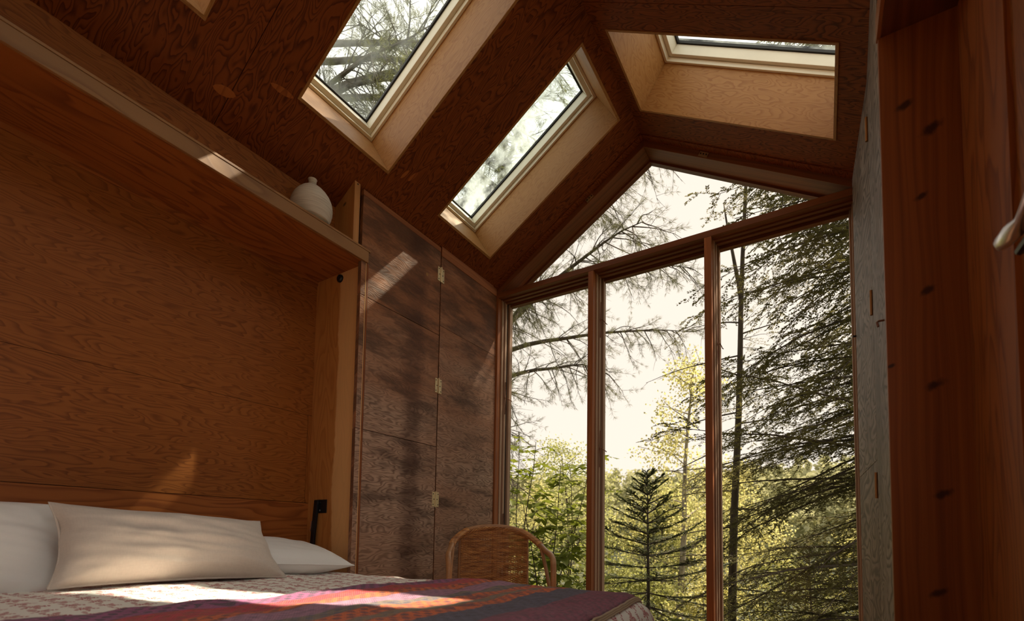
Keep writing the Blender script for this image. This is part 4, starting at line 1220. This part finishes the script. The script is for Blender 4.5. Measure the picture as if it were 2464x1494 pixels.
# ---- broad-leaved shrub outside the left window, each leaf a piece of its own
def leaf_mesh(L, W):
    me = bpy.data.meshes.new('leaf')
    n = 5; v = []; f = []
    for k in range(n + 1):
        t = k / n; w = W / 2 * math.sin(math.pi * t ** .8) ** .85 if 0 < k < n else .0008
        z = -.22 * L * (t - .2) ** 2
        v += [(-w, t * L, z + w * .35), (0, t * L, z), (w, t * L, z + w * .35)]
    for k in range(n):
        a = 3 * k
        f += [[a, a + 1, a + 4, a + 3], [a + 1, a + 2, a + 5, a + 4]]
    me.from_pydata(v, [], f); me.update(); me.materials.append(MAT['leaf_broad'])
    me.polygons.foreach_set('use_smooth', [True] * len(me.polygons))
    return me
LEAF = [leaf_mesh(.13, .078), leaf_mesh(.105, .06), leaf_mesh(.15, .084)]
def shrub(base, stems, label, nmax, nstuff, name='broadleaf_shrub', win=(-.66, -.42)):
    reseed(base); root = empty(name, base); tag(root, label, 'shrub')
    tw = MB(); spots = []
    for (dx, dy, hgt, lean) in stems:
        sp = branch_path((base[0] + dx, base[1] + dy, base[2]), (lean[0], lean[1], 1), hgt, 9, 0, .05)
        tw.tube(sp, [.008 * (1 - k / 11) + .0015 for k in range(10)], 6, cap=False)
        for q_ in range(int(hgt * 12)):
            t = .22 + .78 * (q_ + rng.random()) / int(hgt * 12)
            p, T = along(sp, t); az = rng.uniform(0, 6.28)
            ln = rng.uniform(.25, .62) * (1.2 - .6 * t)
            bp = branch_path(p, (math.cos(az), math.sin(az), .35), ln, 5, .35, .08)
            tw.tube(bp, [.003, .0026, .0022, .002, .0015, .001], 4, cap=False)
            for e in range(int(ln * 18) + 2):
                p2, T2 = along(bp, .15 + .85 * (e + 1) / (int(ln * 18) + 2))
                sd = T2.cross(Vector((0, 0, 1))).normalized() * (1 if e % 2 else -1)
                spots.append((p2, (T2 * .55 + sd * .8 + Vector((0, 0, -.25)) + Vector(rng.normal(0, .2, 3))).normalized()))
    tw.build('twigs', 'bark_dark', root, uv=np.zeros((len(tw.v), 2)))
    spots = [s for s in spots if s[0].z > -.45]
    spots.sort(key=lambda s: (s[0] - Vector((0, 0, H))).length + (0 if win[0] < s[0].x / s[0].y < win[1] else 9))
    big, rest = spots[:nmax], spots[nmax:nmax + nstuff]
    for k, (p, d) in enumerate(big):
        o = bpy.data.objects.new('leaf', LEAF[k % 3]); COL.objects.link(o)
        o.parent = root
        x = d.cross(Vector((0, 0, 1)) + Vector(rng.normal(0, .25, 3))).normalized(); z = x.cross(d)
        R_ = Matrix((x, d, z)).transposed().to_4x4(); R_.translation = p - Vector(base)
        o.matrix_local = R_
    if rest:
        P = np.array([tuple(p) for p, d in rest]); D = np.array([tuple(d) for p, d in rest])
        cards('far_leaves', P, D, np.cross(D, [0, 0, 1.]) + rv(len(P), .25), .10, .055, 'leaf_broad', root, curl=.08)
    return root
b0 = (-2.45, 4.35)
shrub((*b0, gz(*b0)), ((-.32, .1, 3.45, (-.02, 0)), (-.2, -.15, 2.7, (.0, .02)), (.05, .1, 2.5, (.05, 0)), (.25, .2, 2.6, (.01, .05)), (.15, -.2, 2.1, (.06, 0)), (-.3, .4, 2.9, (-.02, 0)), (.1, .5, 2.5, (.02, 0)), (.0, .0, 1.9, (.10, 0)), (-.35, .3, 1.8, (.1, 0))),
      'broad-leaved shrub with large green leaves outside the left window', 298, 2200)
b1 = (-1.7, 5.2)
shrub((*b1, gz(*b1)), ((-.3, 0, 1.25, (-.1, 0)), (.0, .2, 1.0, (.1, 0)), (.35, 0, .95, (.1, 0)), (-.4, .1, .9, (-.1, 0))),
      'low leafy sapling at the foot of the young spruce', 120, 200, win=(-.42, -.24))

# ---- airy deciduous trees between cabin and lake: small backlit leaves
def airy(base, Ht, crown_r, nleaf, mat, label, leaf=.05, bk='bark_dark', z0=.25, name='deciduous_tree', group=None, blobs=26, wob=.04):
    reseed(base); root = empty(name, base); tag(root, label, 'tree', group)
    bx, by, bz = base
    tr = branch_path(base, (rng.uniform(-.05, .05) * wob / .04, rng.uniform(-.05, .05) * wob / .04, 1), Ht, 10, 0, wob)
    MB().tube(tr, [.014 * Ht * (1 - k / 11) + .004 for k in range(11)], 7).build('trunk', bk, root, smooth=True)
    bb = MB(); P = []
    for k in range(blobs):
        t = z0 + (1 - z0) * (k + rng.random()) / blobs
        p, T = along(tr, t); az = rng.uniform(0, 6.28)
        prof_ = math.sin(math.pi * min(1, (t - z0) / (1 - z0) * .85 + .15)) ** .6
        ln = crown_r * prof_ * rng.uniform(.6, 1.15) + .1
        bp = branch_path(p, (math.cos(az), math.sin(az), .45), ln, 6, .25, .09)
        bb.tube(bp, [.010 * (1 - q_ / 7) * min(1.6, Ht / 5) + .002 for q_ in range(7)], 4, cap=False)
        nn = nleaf // blobs; ncl = max(6, nn // 14)
        for c in range(ncl):
            p2, T2 = along(bp, rng.uniform(.2, 1)); q_ = np.array(tuple(p2)) + rng.normal(0, .10 * crown_r, 3)
            P.append(q_[None] + rng.normal(0, .055 * crown_r + .03, (nn // ncl, 3)))
    bb.build('branches', bk, root, uv=np.zeros((len(bb.v), 2)))
    P = np.concatenate(P); n = len(P)
    D = rv(n) + np.array([0, 0, -.6])
    cards('foliage', P, D, rv(n), leaf * rng.uniform(.7, 1.2, n), leaf * .7, mat, root)
airy((-2.3, 9.6, gz(-2.3, 9.6)), 5.9, 1.15, 5200, 'leaf_yellow', 'slender pale-barked birch with sparse yellow-green leaves', .055, 'bark_birch', .3, 'birch_tree', blobs=34)
mids = [(-5.4, 11.0, 5.4, 1.7, 'leaf_lime', 'lime-green tree behind the shrub in the left window'),
        (-7.4, 12.0, 4.6, 1.8, 'leaf_yellow', 'yellowish tree at the left edge of the lake view'),
        (-4.2, 11.6, 4.3, 1.6, 'leaf_yellow', 'bright yellow-green tree left of the middle window post'),
        (-3.1, 11.3, 4.1, 1.4, 'leaf_lime', 'bushy lime-green tree behind the young spruce tip'),
        (-1.6, 11.8, 4.6, 1.4, 'leaf_yellow', 'pale yellow tree left of the slim trunk by the water'),
        (-.5, 12.0, 2.7, 1.4, 'leaf_lime', 'low green tree behind the hemlock near the lake'),
        (.9, 11.6, 3.2, 1.4, 'leaf_yellow', 'yellow bush glimpsed through the hemlock boughs')]
for (x, y, h, r, mt, lab) in mids:
    airy((x, y, gz(x, y)), h, r, 9000, mt, lab, .065, z0=.05, blobs=34)
airy((2.3, 7.4, gz(2.3, 7.4)), 15.0, .95, 4200, 'leaf_lime', 'tall slender tree added beyond the right edge, unseen, to dapple the sun', .07, z0=.80, blobs=30, wob=.003)  # unseen tree added to break up the sun through the skylights
# understorey bushes close to the glass
for (x, y, h, r, mt, lab) in ((-3.3, 7.6, 2.3, 1.0, 'leaf_lime', 'leafy bush behind the broad-leaved shrub'), (-2.6, 7.9, 1.9, .9, 'leaf_lime', 'leafy bush left of the spruce trunk'), (-1.2, 8.6, 1.9, .8, 'leaf_yellow', 'bright bush right of the young spruce')):
    airy((x, y, gz(x, y)), h, r, 4200, mt, lab, .06, z0=.02, blobs=24)

# ---- forest on the far shore: crowns beyond counting
n = 26000
cx = rng.uniform(-150, 60, 900); cy = rng.uniform(120, 175, 900)
P = []; 
for a, b in zip(cx, cy):
    h = rng.uniform(5, 11); k = 70
    g = hz(a, b)
    u_ = rng.uniform(0, 1, k); rr = (1 - u_) * rng.uniform(1.5, 3.2) + .4
    an = rng.uniform(0, 6.28, k)
    P.append(np.stack([a + rr * np.cos(an), b + rr * np.sin(an), g + u_ * h], 1))
P = np.concatenate(P); n = len(P)
ff = cards('far_forest', P, rv(n) + [0, 0, -.5], rv(n), rng.uniform(.9, 1.9, n), 1.2, 'leaf_far_haze', None)
tag(ff, 'yellow-green forest on the far shore, haze put into its pale colour', 'forest', kind='stuff')

for o in bpy.data.objects:
    if '_o' in o: del o['_o']
